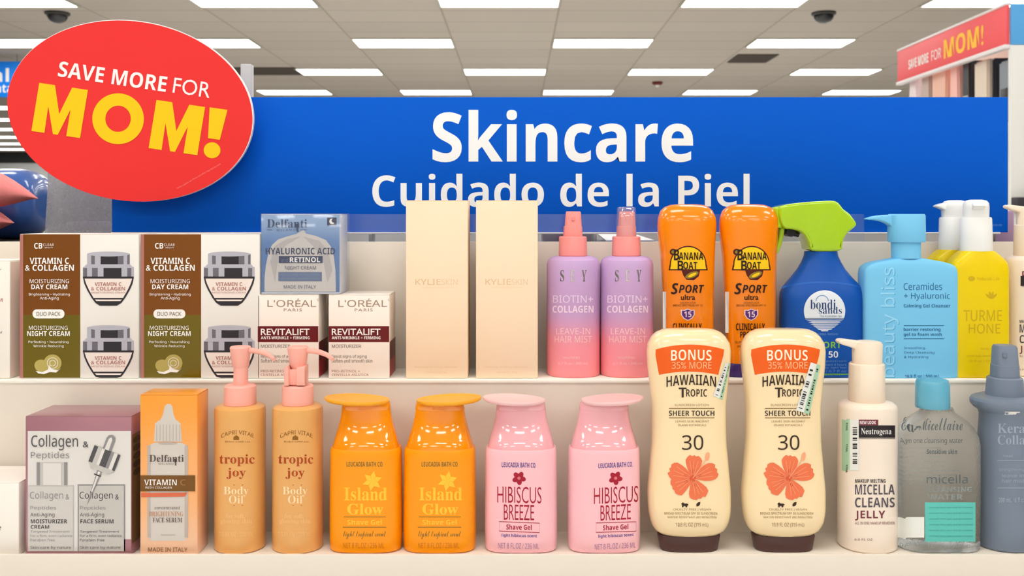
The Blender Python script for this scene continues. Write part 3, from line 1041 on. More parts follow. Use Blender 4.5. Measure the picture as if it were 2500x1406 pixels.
b.loft(Loft(Y, [(576, 1505, 1553, 0.0105, 3.5), (540, 1505.5, 1552.5, 0.0104, 3.5), (508, 1507, 1551, 0.01, 3.5), (505.5, 1509, 1549, 0.0094, 3.5)], False), 0)
b.build('clear_cap', film('cap_film', (235, 225, 235), 0.12, 0.14, 0.05), e2)

# -- orange sunscreen bottles
Y = YU + 0.0185
e = empty('sunscreen_bottle', (PX(1677, Y), Y, ZTU), 'orange sunscreen bottle with yellow dome logo, beside the lilac spray bottle', 'bottle', 'orange sunscreen bottles')
ORA = mat('orange_plastic', (255, 140, 0), 0.22, coat=0.7, var=0.004)
b = MB()
L = Loft(Y, [(884, 1626, 1739, 0.0135, 2.6), (800, 1622, 1741, 0.015, 2.6), (704, 1617, 1742, 0.0165, 2.6), (620, 1612, 1744, 0.0175, 2.6), (580, 1607, 1746, 0.0178, 2.6), (553, 1605, 1748, 0.0178, 2.6),
             (530, 1607, 1746, 0.017, 2.6), (514, 1613, 1739, 0.0145, 2.6), (506, 1622, 1730, 0.011, 2.6), (500.5, 1634, 1718, 0.007, 2.6), (498.5, 1650, 1702, 0.004, 2.4)])
b.loft(L, 0, 64)
dome_o = [(1632, 660), (1634, 648)] + [(1680 + 45 * math.cos(a), 646 - 46 * math.sin(a)) for a in [PI * (1 - i / 20) for i in range(21)]] + [(1726, 648), (1728, 660), (1709, 660), (1706, 674), (1694, 684), (1676, 683), (1668, 672), (1664, 660)]
b.put(P(dome_o, 8, 8), L, 2, 1)
dome_i = [(1636, 657), (1638, 648)] + [(1680 + 42 * math.cos(a), 646 - 43 * math.sin(a)) for a in [PI * (1 - i / 20) for i in range(21)]] + [(1722, 648), (1724, 657)]
b.put(P(dome_i, 8, 8), L, 1, 2)
b.put(P(EL(1643, 615, 8, 8), 8, 8), L, 2, 2)
b.put(P(EL(1643, 615, 4, 4), 8, 8), L, 4, 3)
b.put(P(EL(1689, 671, 17, 7, -22), 8, 8), L, 4, 3)
b.put(P(EL(1690, 671, 11, 3.5, -25), 8, 8), L, 1, 4)
def blk(s_, *a, **k): b.put(T(s_, *a, g=6, **k), L, 3, 4)
blk('B', 1645, 609, 1658, 635, st='bold'); blk('ANANA', 1657, 616, 1717, 634, st='bold')
blk('B', 1654, 636, 1668, 660, st='bold'); blk('OAT', 1668, 639, 1702, 657, st='bold')
blk('S', 1638, 691, 1656, 718, st='bolditalic'); blk('PORT', 1657, 695, 1719, 715, st='bolditalic')
blk('ultra', 1662, 719, 1697, 732, st='plain', off=0.015)
blk('SUNSCREEN LOTION', 1660, 737, 1698, 741, st='sans'); blk('BROAD SPECTRUM SPF 15', 1643, 743, 1715, 748, st='sans', off=0.01)
sh_ = [(1662, 756), (1670, 757), (1679, 753), (1688, 757), (1696, 756), (1696, 768), (1690, 777), (1679, 783), (1668, 777), (1662, 768)]
b.put(P(sh_, 8), L, 5, 2)
b.put(P([(1679 + (x - 1679) * 0.84, 768 + (y - 768) * 0.84) for x, y in sh_], 8), L, 6, 3)
b.put(T('15', 1670, 760, 1688, 774, 'bold', g=6), L, 5, 4)
blk('CLINICALLY', 1642, 789, 1713, 806, st='bold'); blk('PROVEN', 1652, 809, 1700, 824, st='bold')
blk('SUN PROTECTION', 1640, 832, 1712, 838, st='sans'); blk('WATER RESISTANT', 1645, 842, 1707, 848, st='sans')
b.put(P(EL(1735 - 56, 870, 22, 13), 8), L, 7, 2)
b.put(LINE(EL(1679, 870, 15, 8), 3, True, 8), L, 8, 3)
b.build('body', [ORA, mat('logo_yellow', (255, 206, 20), 0.45), mat('logo_maroon', (86, 22, 12), 0.45), mat('logo_black', (44, 16, 10), 0.45), mat('logo_olive', (150, 128, 40), 0.45),
                 mat('shield_white', (244, 226, 230), 0.45), mat('shield_purple', (96, 42, 128), 0.45), mat('seal_pale', (226, 230, 200), 0.45), mat('seal_green', (110, 140, 110), 0.45)], e)
b = MB()
Bp = pyb(ZTU, Y)
b.loft(Loft(Y, [(Bp, 1620, 1744, 0.0138, 2.6), (Bp - 3, 1618, 1746, 0.0144, 2.6), (888, 1621, 1743, 0.0144, 2.6), (884, 1625, 1740, 0.0138, 2.6)], False), 0)
b.build('cap', mat('purple_cap', (62, 42, 112), 0.35), e)
b = MB()
b.put(RR(1618, 712, 1626, 812, 0, 2, 8), L, 0, 2)
b.build('price_sticker', mat('sticker_white', (236, 236, 230), 0.5), e)
o2 = dup(e, 151 * Y / F, 'orange sunscreen bottle with yellow dome logo, beside the blue trigger spray')
o2.rotation_euler[2] = math.radians(2)

# -- blue bottle with lime trigger
Y = YU + 0.024
Bp = pyb(ZTU, Y)
e = empty('trigger_spray_bottle', (PX(2006, Y), Y, ZTU), 'blue bottle with lime green trigger sprayer and round white logo', 'bottle')
b = MB()
L = Loft(Y, [(Bp, 1908, 2104, 0.021, 2.7), (Bp - 4, 1905, 2107, 0.0225, 2.7), (800, 1905, 2107, 0.0225, 2.7), (728, 1905, 2107, 0.0225, 2.7), (714, 1906, 2106, 0.022, 2.6), (700, 1912, 2100, 0.021, 2.5), (690, 1920, 2091, 0.02, 2.4),
             (676, 1932, 2078, 0.0185, 2.3), (657, 1947, 2062, 0.0175, 2.2), (640, 1957, 2052, 0.0165, 2.1), (625, 1963, 2045, 0.016, 2.0), (613, 1965, 2043, 0.0158, 2.0)])
b.loft(L, 0, 64)
b.put(LINE([(1908 + i * 4.9, 703 - 14 * math.sin(PI * i / 40) ** 0.7) for i in range(41)], 4), L, 6, 1)
disc = [p for p in EL(2013, 759, 50.5, 50.5, 0, 60) if p[1] <= 781]
b.put(P(sorted(disc, key=lambda p: math.atan2(p[1] - 740, p[0] - 2013)), 6, 10), L, 1, 1)
for yy, hw in ((783.5, 44), (788, 40), (793, 35), (798, 28), (803, 20), (807, 10)):
    b.put(P([(2013 - hw, yy - 1.6), (2013 + hw, yy - 1.2), (2013 + hw * 0.8, yy + 1.5), (2013 - hw * 0.7, yy + 1.7)], 6), L, 1, 1)
b.put(LINE([(2013 + 15 * math.cos(a) - 6, 735 - 14 * math.sin(a)) for a in [PI * i / 12 for i in range(13)]], 2, g=6), L, 3, 2)
b.put(T('bondi', 1978, 731, 2040, 755, 'serif', -0.006, g=5), L, 2, 2)
b.put(T('sands', 1999, 749, 2055, 766, 'serif', -0.006, g=5), L, 2, 2)
b.put(T('The Australian Tan', 2001, 769, 2055, 774, g=5), L, 2, 2)
b.put(RR(1964, 776.5, 2061, 777.8, 0, 6), L, 2, 2)
b.put(T('Sunscreen lotion', 1972, 812, 2045, 818, g=5), L, 3, 1)
b.put(T('SPORT', 1982, 834, 2054, 850, 'bold', g=5), L, 4, 1)
b.put(T('SPF 50', 1978, 857, 2046, 873, 'bold', g=5), L, 1, 1)
for i, s_ in enumerate(('Broad spectrum', 'Water resistant 4 hours', 'Non greasy, light feel', '200 mL / 6.7 fl oz')):
    b.put(T(s_, 1972, 879 + i * 8, 2066, 884.5 + i * 8, g=5), L, 3, 1)
b.put(RR(1912, 912, 2100, 922, 0, 5), L, 5, 1)
b.put(T('REEF FRIENDLY', 1975, 914.5, 2052, 919.5, 'bold', g=5), L, 0, 2)
b.build('body', [mat('cobalt_plastic', (14, 84, 176), 0.36), mat('logo_white', (232, 238, 244), 0.45), mat('logo_navy', (44, 70, 120), 0.45), mat('logo_mid', (120, 160, 210), 0.45),
                 mat('lime_ink', (130, 190, 60), 0.45), mat('green_strip', (112, 176, 64), 0.45), mat('cobalt_ridge', (30, 98, 190), 0.36)], e)
LIME = mat('lime_plastic', (172, 212, 4), 0.15, coat=0.9, var=0.004)
b = MB()
tri = [(1889, 507), (1905, 500), (1950, 494), (1994, 491), (2024, 490), (2034, 494), (2042, 503), (2047, 511), (2062, 521), (2072, 534), (2081, 548), (2070, 558), (2057, 568), (2048, 582), (2045, 598), (2043, 613),
       (1967.5, 613), (1966, 600), (1962, 586), (1954, 573), (1943, 564), (1927, 559.5), (1899, 558)]
b.soft([(PX(u, Y), PZ(v, Y)) for u, v in tri], Y - 0.0165, Y + 0.0165, 0.0028, 0, 2)
b.build('sprayer_head', LIME, e, sharp=50)
b = MB()
b.loft(Loft(Y, [(556, 1884, 1906, 0.011, 3), (553, 1882, 1907, 0.012, 3), (509, 1884, 1905, 0.012, 3), (506, 1887, 1903, 0.011, 3)], False), 0, 32)
b.build('nozzle', mat('lime_nozzle', (186, 222, 40), 0.25), e)
b = MB()
lev = [(1899, 556), (1912, 556), (1910, 575), (1904, 598), (1895, 622), (1886, 618), (1893, 596), (1898, 575)]
b.soft([(PX(u, Y), PZ(v, Y)) for u, v in lev], Y - 0.007, Y + 0.007, 0.0015)
b.build('trigger', LIME, e)
b = MB()
b.tube([(PX(1926, Y), Y - 0.008, PZ(567, Y)), (PX(1926, Y), Y + 0.008, PZ(567, Y))], 0.0045)
b.tube([(PX(1915, Y), Y, PZ(565, Y)), (PX(1950, Y), Y, PZ(572, Y))], 0.003)
b.build('spring_rod', mat('rod_black', (30, 28, 30), 0.4), e)

# -- sky blue pump bottle
SKY = mat('sky_plastic', (124, 202, 242), 0.45)
Y = YU + 0.0145
Bp = pyb(ZTU, Y)
e = empty('cleanser_pump_bottle', (PX(2215, Y), Y, ZTU), 'sky blue flat pump bottle beside the blue trigger spray', 'bottle')
b = MB()
fullw = lambda i, ry: (2101 + i, 2330 - i, ry, 7)
L = Loft(Y, [(Bp, *fullw(2, 0.0135)), (Bp - 3, *fullw(0, 0.014)), (668, *fullw(0, 0.014)), (656, *fullw(2, 0.0138)), (649, *fullw(7, 0.0135)), (643, *fullw(17, 0.013)), (638, *fullw(36, 0.0125)), (633, *fullw(64, 0.0115)), (630, *fullw(80, 0.009))])
b.loft(L, 0, 72)
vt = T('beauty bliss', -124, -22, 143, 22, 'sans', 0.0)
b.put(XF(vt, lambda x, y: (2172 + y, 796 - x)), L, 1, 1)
b.put(XF(XF(vt, lambda x, y: (x, y)), lambda x, y: (2174 + y, 797.5 - x)), L, 2, 0.6)  # emboss painted flat: lit letter faces over a darker, offset shade copy
def ti(s_, *a, st='sans', off=0.0): b.put(T(s_, *a, st, off), L, 3, 1)
ti('Ceramides', 2206, 690, 2300, 708); ti('+ Hyaluronic', 2207, 714, 2319, 734); ti('Calming Gel Cleanser', 2206, 742, 2320, 753, st='bold')
ti('barrier restoring', 2206, 800, 2296, 810, st='bold'); ti('gel to foam wash', 2206, 812, 2299, 822, st='bold')
ti('Smoothing,', 2207, 846, 2260, 854); ti('Deep Cleansing', 2207, 857, 2281, 865); ti('& Hydrating', 2207, 868, 2266, 876); ti('16.9 fl oz / 500 ml', 2209, 914, 2291, 922, st='bold')
for yy in (794, 826):
    b.put(RR(2206, yy, 2304, yy + 1.5), L, 3, 1)
b.build('body', [SKY, mat('sky_emboss_lit', (156, 218, 250), 0.4), mat('sky_emboss_shade', (84, 168, 216), 0.5), mat('teal_ink', (40, 104, 150), 0.5)], e)
b = MB()
b.loft(Loft(Y, [(630.5, 2178, 2246, 0.0125, 2.2), (591, 2177, 2246, 0.0125, 2.2)], False), 0)
b.build('collar', SKY, e)
b = MB()
b.loft(Loft(Y, [(591, 2171, 2255, 0.0145, 2.3), (588, 2169, 2257, 0.015, 2.3), (560, 2169, 2257, 0.015, 2.3), (526, 2170, 2256, 0.015, 2.4), (522.5, 2173, 2253, 0.0143, 2.4)], False), 0)
hd = b.build('pump_head', SKY, e)
b = MB()
b.soft([(PX(u, Y), PZ(v, Y)) for u, v in ((2176, 524), (2150, 525), (2130, 528), (2113, 533), (2114, 536), (2130, 537), (2150, 540), (2164, 546), (2176, 556))], Y - 0.006, Y + 0.006, 0.0016)
b.build('spout', SKY, hd)

# -- yellow pump bottles
YEL = mat('yellow_plastic', (240, 208, 0), 0.35)
PUMPW = mat('pump_white', (246, 244, 240), 0.35)
Y = YU + 0.0165
Bp = pyb(ZTU, Y)
e = empty('wash_pump_bottle', (PX(2383, Y), Y, ZTU), 'yellow bottle with tall white pump, the front one beside the sky blue bottle', 'bottle', 'yellow bottles with white pumps')
b = MB()
L = Loft(Y, [(Bp, 2314, 2453, 0.0145, 4), (Bp - 4, 2312, 2455, 0.0155, 4), (658, 2312, 2455, 0.0155, 4), (645, 2314, 2453, 0.0152, 4), (634, 2321, 2446, 0.0148, 4), (622, 2333, 2434, 0.014, 3.5), (612, 2344, 2423, 0.0135, 2.5)])
b.loft(L, 0, 64)
def yi(s_, *a, st='sans'): b.put(T(s_, *a, st), L, 1, 1)
b.put(P(EL(2372, 680, 8, 6)), L, 1, 1)
yi('Naturals Lab', 2386, 676, 2440, 684)
for a in (-50, -15, 15, 50):
    b.put(P(EL(2420 + 9 * math.sin(math.radians(a)), 729 - 9 * math.cos(math.radians(a)), 2.6, 9, a)), L, 1, 1)
yi('TURME', 2352, 757, 2446, 784); yi('HONE', 2365, 790, 2442, 814); yi('body wash', 2395, 848, 2440, 855); yi('gentle daily cleansing wash', 2360, 866, 2444, 872); yi('16 fl oz / 473 ml', 2365, 878, 2436, 884)
b.build('body', [YEL, mat('olive_ink', (206, 172, 14), 0.5)], e)
b = MB()
b.loft(Loft(Y, [(612.5, 2346, 2421, 0.014, 2), (610, 2345.5, 2421.5, 0.0144, 2), (534, 2347, 2419, 0.0138, 2), (530, 2349, 2417, 0.013, 2)], False), 0)
b.build('collar', PUMPW, e)
b = MB()
b.loft(Loft(Y, [(530, 2353, 2416, 0.0122, 2), (505, 2352, 2417, 0.0124, 2.1), (496, 2354, 2415, 0.012, 2.1), (490, 2360, 2409, 0.010, 2.1), (487.5, 2370, 2399, 0.006, 2)]), 0)
hd = b.build('pump_head', PUMPW, e)
b = MB()
b.soft([(PX(u, Y), PZ(v, Y)) for u, v in ((2370, 494), (2350, 495), (2336, 500), (2333, 504), (2342, 507), (2354, 512), (2370, 520))], Y - 0.006, Y + 0.006, 0.0016)
b.build('spout', PUMPW, hd)
d = dup(e, -0.0075, 'yellow bottle with white pump, mostly hidden behind the front yellow bottle', dy=0.033)
for nm in ('pump_head',):
    pass
for c in part_of(e, 'pump_head'):
    c.rotation_euler[2] = math.radians(75)

# cut-off things at the two ends of the upper tier
Y = YU
def wc_prints(b, fl):
    b.put(T('SERUM', -60, 728, 7, 737, 'bold'), fl, 1, 1)
    b.put(T('day', -20, 655, 4, 660), fl, 2, 1)
    b.put(T('30 ml', -30, 808, 5, 814), fl, 2, 1)
    x = PX(24, YU) + 0.0002
    sideq(b, x, YU + 0.001, YU + 0.05, ZTU + 0.001, PZ(640, YU), 3)
box_thing('white_carton', -120, 24, 636, YU, 0.045, ZTU, [mat('end_carton', (248, 240, 228), 0.5), mat('rose_print', (196, 150, 146), 0.5), mat('grey_ink', (96, 84, 82), 0.5), mat('pale_rose_side', (232, 206, 192), 0.5)],
          'white carton cut off by the photo edge beside the foil face cream twin pack', 'box', prints=wc_prints)

# ================================================================== products on the lower tier
# -- white carton at the very left end
def wl_prints(b, fl):
    b.put(T('care', -40, 1284, 3, 1294), fl, 1, 1)
box_thing('white_carton', -150, 46, 1178, YL, 0.06, ZTL, [mat('end_carton_low', (250, 242, 232), 0.5), mat('grey_ink', (96, 84, 82), 0.5)],
          'plain white carton cut off by the photo edge beside the mauve twin vial box', 'box', prints=wl_prints)

# -- mauve box with two vials and a dropper pictured
def cp_prints(b, fl):
    b.put(RR(68, 1052, 320, 1345.5), fl, 1, 1)
    b.put(RR(301, 1316, 320.5, 1345.5), fl, 0, 2)
    b.put(T('Collagen', 77, 1061, 191, 1099, 'sans', 0.006), fl, 2, 4)
    b.put(T('&', 203, 1077, 217, 1092, 'sans', 0.006), fl, 2, 4)
    b.put(T('Peptides', 76, 1102, 170, 1123, 'sans', 0.0), fl, 3, 4)
    # first vial
    b.put(RR(90, 1128, 165, 1184), fl, 4, 2)
    b.put(RR(90, 1128, 98, 1184), fl, 3, 3); b.put(RR(157, 1128, 165, 1184), fl, 3, 3); b.put(RR(106, 1130, 150, 1184), fl, 1, 3)
    b.put(RR(69, 1184, 181, 1345), fl, 4, 2)
    b.put(RR(71, 1187, 179, 1345), fl, 5, 3)
    b.put(RR(190, 1182, 306, 1345), fl, 3, 2)
    b.put(RR(193, 1185, 303, 1345), fl, 4, 3)
    for dx, c, w2 in ((0, 3, 'MOISTURIZER'), (121, 2, 'FACE SERUM')):
        b.put(T('Collagen', 74 + dx, 1199, 155 + dx, 1222), fl, c, 4)
        b.put(T('&', 161 + dx, 1206, 170 + dx, 1219), fl, c, 4)
        b.put(T('Peptides', 75 + dx, 1234, 138 + dx, 1246), fl, 3, 4)
        b.put(T('Anti-Aging', 75 + dx, 1251, 134 + dx, 1263, 'sans', 0.014), fl, 2, 4)
        b.put(T(w2, 76 + dx, 1267, 165 + dx - (8 if dx else 0), 1277, 'bold'), fl, 2, 4)
        if not dx:
            b.put(T('CREAM', 76, 1281, 121, 1290, 'bold'), fl, 2, 4)
        for i, (s_, wd) in enumerate((('Targeted Treatment', 96), ('For a firm, even radiance', 102), ('Paraben free', 60))):
            b.put(T(s_, 75 + dx, 1294 + i * 10, 75 + dx + wd, 1301 + i * 10, 'sans', 0.01), fl, 3 if not dx else 2, 4)
        b.put(T('Skin care by nature', 75 + dx, 1332, 174 + dx, 1341, 'sans', 0.012), fl, 2, 4)
    # dropper, drawn upright then leaned over
    def dp(pts, mi, lay):
        b.put(rot(P(pts), 254, 1118, 21), fl, mi, lay)
    dp([(243, 1068), (246, 1061), (254, 1057), (262, 1061), (265, 1068), (265, 1098), (243, 1098)], 3, 5)
    dp([(249, 1069), (254, 1063), (258, 1069), (259, 1097), (248, 1097)], 1, 6)
    x = 222
    for wd, c in ((10, 2), (11, 4), (7, 1), (16, 2), (8, 3), (9, 1), (7, 2)):
        dp([(x, 1096), (x + wd, 1096), (x + wd, 1138), (x, 1138)], c, 6)
        x += wd
    dp([(222, 1138), (290, 1138), (278, 1150), (234, 1150)], 4, 6)
    dp([(250, 1150), (262, 1150), (260, 1205), (257, 1240), (254, 1205)], 3, 6)
    dp([(253, 1152), (259, 1152), (258, 1204), (255, 1204)], 1, 7)
    dp([(246, 1160), (264, 1160), (264, 1163), (246, 1163)], 2, 7)
    # printed flank
    x = PX(321, YL) + 0.0002
    sideq(b, x, YL + 0.001, YL + 0.0525, ZTL + 0.01, PZ(1062, YL), 6)
    for i in range(5):
        zc = PZ(1078 + i * 20, YL)
        b.add([(x + 0.0002, YL + 0.012 + 0.009 * math.cos(a), zc + 0.0032 * math.sin(a)) for a in [2 * PI * k / 14 for k in range(14)]], [tuple(range(14))], 7)
MAUVE = mat('mauve_foil', (176, 124, 134), 0.3, 0.25, coat=0.3)
box_thing('serum_twin_carton', 62, 321, 1016, YL, 0.054, ZTL,
    [MAUVE, mat('print_white', (226, 220, 214), 0.45), mat('print_charcoal', (84, 82, 84), 0.45), mat('print_grey', (146, 142, 142), 0.45), mat('print_light', (200, 194, 188), 0.45), mat('print_paper', (210, 204, 198), 0.45),
     mat('flank_brown', (120, 92, 56), 0.4), mat('flank_dark', (70, 48, 30), 0.4)],
    'mauve box picturing two vials and a leaning dropper on its white face', 'box', prints=cp_prints)

# -- orange serum carton
ORC = ramp_mat('orange_carton', [(0.0, (252, 204, 168)), (0.4, (250, 180, 118)), (1.0, (248, 158, 56))], 0, 0.148, 0.35, 0.0, 0.2)
def sc_prints(b, fl):
    b.put(P([(402, 992), (408, 986), (416, 986), (421, 992), (424, 1012), (430, 1026), (391, 1026), (398, 1012)]), fl, 1, 1)
    b.put(P([(388, 1026), (433, 1026), (441, 1034), (444, 1078), (376, 1078), (379, 1034)]), fl, 1, 1)
    for xx in range(382, 440, 8):
        b.put(RR(xx, 1036, xx + 2, 1076), fl, 2, 2)
    b.put(P([(378, 1080), (442, 1080), (456, 1087), (459, 1096), (459, 1310), (452, 1320), (368, 1320), (360, 1310), (360, 1096), (364, 1087)]), fl, 1, 1)
    b.put(RR(360, 1087, 368, 1312), fl, 2, 2); b.put(RR(451, 1087, 459, 1312), fl, 2, 2)
    b.put(RR(393, 1304, 428, 1307), fl, 2, 2); b.put(P(EL(410, 1082, 24, 3)), fl, 2, 2)
    b.put(T('Delfanti', 365, 1110, 449, 1127, 'serif', -0.004), fl, 3, 3)
    b.put(P([(426, 1120), (430, 1120), (431, 1136), (428, 1136)]), fl, 3, 3)
    b.put(T('MILANO', 388, 1130, 424, 1134, space=1.4), fl, 3, 3)
    b.put(RR(343, 1160, 477, 1199), fl, 4, 3)
    b.put(T('VITAMIN', 353, 1170, 432, 1184, 'bold', -0.01), fl, 5, 4)
    b.put(T('C', 441, 1170, 454, 1184, 'sans'), fl, 6, 4)
    b.put(T('WITH COLLAGEN', 355, 1187, 420, 1192.5), fl, 5, 4)
    b.put(P([(345, 1203), (458, 1202), (452, 1212), (345, 1213)]), fl, 7, 3)
    b.put(T('concentrated', 378, 1235, 439, 1243), fl, 3, 3)
    b.put(T('BRIGHTENING', 364, 1248, 448, 1260, 'serif', -0.006), fl, 8, 3)
    b.put(T('FACE SERUM', 373, 1263, 445, 1275, 'serif', -0.004), fl, 3, 3)
    b.put(T('MADE IN ITALY', 362, 1336, 458, 1346, 'sans', 0.012), fl, 4, 3)
box_thing('serum_carton', 342, 482, 963, YL, 0.032, ZTL,
    [ORC, mat('vial_print', (214, 204, 194), 0.45), mat('vial_shade_print', (190, 178, 168), 0.45), mat('slate_brown_ink', (96, 80, 76), 0.45), mat('band_brown', (124, 84, 40), 0.3, 0.3), WHITE_INK, mat('band_gold_ink', (170, 124, 70), 0.4), mat('coral_print', (222, 110, 76), 0.4), mat('copper_ink', (196, 140, 104), 0.4)],
    'tall orange carton picturing a pale dropper bottle, beside the mauve box', 'box', prints=sc_prints)

# -- amber body oil pump bottles
Y = YL + 0.0245
Bp = pyb(ZTL, Y)
PEACH = mat('peach_plastic', (252, 182, 166), 0.4)
e = empty('body_oil_bottle', (PX(586.5, Y), Y, ZTL), 'amber body oil pump bottle beside the tall orange carton', 'bottle', 'amber body oil bottles')
b = MB()
L = Loft(Y, [(Bp, 528, 645, 0.0222, 2), (Bp - 3, 525.5, 647.5, 0.0236, 2), (1000, 525.5, 647.5, 0.0236, 2), (992, 527, 646, 0.0231, 2), (988, 532, 641, 0.021, 2), (986, 540, 633, 0.018, 2)])
b.loft(L, 0)
cap_ = T('CAPRI VITAE', 540, 1050, 620, 1060, 'sans', 0.01, g=5)
b.put(arch(cap_, 580, 0, 0.006), L, 1, 1)
b.put(P([(570, 1074), (570, 1067), (577, 1062), (584, 1067), (584, 1074)]), L, 1, 1)
b.put(T('BODY CARE CO.', 550, 1076, 612, 1080, g=5), L, 1, 1)
b.put(T('tropic', 536, 1109, 622, 1138, 'serif', g=4), L, 2, 1)
b.put(T('joy', 553, 1142, 600, 1169, 'serif', g=4), L, 2, 1)
b.put(T('Body', 546, 1188, 607, 1212, 'serif', -0.006, g=4), L, 3, 1)
b.put(T('Oil', 559, 1209, 594, 1229, 'serif', -0.006, g=4), L, 3, 1)
b.put(T('for soft,', 551, 1254, 598, 1266, 'serif', -0.005, g=4), L, 4, 1)
b.put(T('glowing skin', 539, 1267, 615, 1280, 'serif', -0.005, g=4), L, 4, 1)
b.put(T('7.5 FL OZ / 220 ML', 535, 1298, 618, 1309, 'serif', -0.005, g=4), L, 4, 1)
for yy in (1183, 1233):
    b.put(RR(570, yy, 594, yy + 1.6), L, 2, 1)
AMB = mat('amber_oil_plastic', (232, 172, 100), 0.3, coat=0.4, bump=0.0)
b.build('body', [AMB, mat('gold_ink', (150, 98, 36), 0.3, 0.4), mat('rust_red_ink', (176, 72, 26), 0.5), mat('cream_ink', (252, 224, 176), 0.5), mat('honey_ink', (246, 196, 130), 0.5)], e)
b = MB()
b.loft(Loft(Y, [(986.5, 549, 624, 0.0143, 2), (985, 548, 625, 0.0148, 2), (942, 548.5, 624.5, 0.0148, 2), (938.5, 552, 621, 0.0138, 2)], False), 0)
for k in range(0, 0): pass
b.build('collar', PEACH, e)
b = MB()
b.loft(Loft(Y, [(939, 570, 606, 0.0069, 2), (894, 571, 605, 0.0067, 2)], False), 0)
b.build('stem', PEACH, e)
b = MB()
b.loft(Loft(Y, [(896, 570, 606, 0.0069, 2), (890, 567, 608, 0.0079, 2), (860, 563, 611, 0.0092, 2), (853, 562, 612, 0.0096, 2), (848, 561.5, 612.5, 0.0097, 2), (845, 564, 610, 0.0088, 2)], False), 0)
hd = b.build('pump_head', PEACH, e)
b = MB()
b.tube([(PX(u, Y), Y - 0.004 * k, PZ(v, Y)) for k, (u, v) in enumerate(((604, 855), (625, 855), (645, 857), (662, 861), (674, 866), (682, 870)))], [0.0027, 0.0026, 0.0025, 0.0023, 0.0021, 0.0018])
b.build('spout', PEACH, hd)
e2 = dup(e, 140.5 * Y / F, 'amber body oil pump bottle with a square clip under its pump')
b = MB()
Yc = Y
b.prism([(PX(u, Yc), 0, PZ(v, Yc)) for u, v in ((701, 893), (709, 889), (712, 898), (712, 936), (701, 936))], Yc - 0.013, Yc + 0.004, 0, 0.0006)
b.prism([(PX(u, Yc), 0, PZ(v, Yc)) for u, v in ((731, 893), (751, 890), (751, 936), (731, 936))], Yc - 0.013, Yc + 0.004, 0, 0.0006)
b.box(PX(701, Yc), PX(751, Yc), Yc - 0.0095, Yc - 0.0075, PZ(936, Yc), PZ(898, Yc), 0, 0.0004)
b.build('lock_clip', PEACH, e2)

# -- orange and pink squat bottles with overhanging disc caps
def gel_bottle(off, mats, label, group, prints, capdx, side):
    Y = YL + 0.0215
    Bp = pyb(ZTL, Y)
    cx = 894.5 + off
    e = empty('squeeze_bottle', (PX(cx, Y), Y, ZTL), label, 'bottle', group)
    b = MB()
    S = lambda py, h, ry, n: (py, cx - h, cx + h, ry, n)
    L = Loft(Y, [S(Bp, 83, 0.0175, 2.7), S(Bp - 4, 86.5, 0.0198, 2.7), S(1290, 88, 0.0205, 2.7), S(1180, 87.5, 0.0205, 2.7), S(1100, 86.5, 0.0205, 2.7), S(1092, 85.5, 0.0202, 2.7), S(1088, 83.5, 0.0197, 2.7)])
    b.loft(L, 0, 64)
    prints(b, L)
    b.build('body', mats, e)
    b = MB()
    N = Loft(Y, [S(1089, 81.5, 0.0192, 2.6), S(1086, 81.5, 0.0192, 2.6), S(1066, 76, 0.0162, 2.4), S(1040, 68, 0.0128, 2.3), S(1018, 62.5, 0.0111, 2.2), S(1003, 60.5, 0.0105, 2.2), S(998, 60, 0.0104, 2.2)])
    b.loft(N, 0, 56)
    b.build('shoulder', mats[1], e)
    b = MB()
    b.loft(Loft(Y, [S(998.5, 59.5, 0.0104, 2.2), S(996, 60.5, 0.0110, 2.2), S(984, 58.5, 0.0107, 2.2), S(981, 57.5, 0.0104, 2.2)], False), 0, 48)
    b.build('cap_ring', mats[1], e)
    b = MB()
    # teardrop disc: a flat round lid pushed out to one side, thin dished edge
    rs = []
    ax, az = PX(cx + capdx, Y), PZ(981, Y)
    w_, d_ = (79.5 if off < 300 else 76) * Y / F, 0.0225
    tl = -0.045 * side
    for k_, (f, dz) in enumerate(((0.80, -0.0005), (0.93, 0.0), (0.985, 0.0015), (1.0, 0.003), (0.985, 0.0038), (0.93, 0.0034), (0.5, 0.0026))):
        ring = []
        for k in range(56):
            t = 2 * PI * k / 56
            x, y = w_ * f * math.cos(t), d_ * f * math.sin(t)
            if x * side < 0: y *= 1 - 0.10 * abs(x) / w_
            ring.append((ax + x, Y + y, az + dz + tl * -x * side * side))
        rs.append(ring)
    b.rings(rs)
    b.build('disc_cap', mats[2], e, sharp=50)
    return e
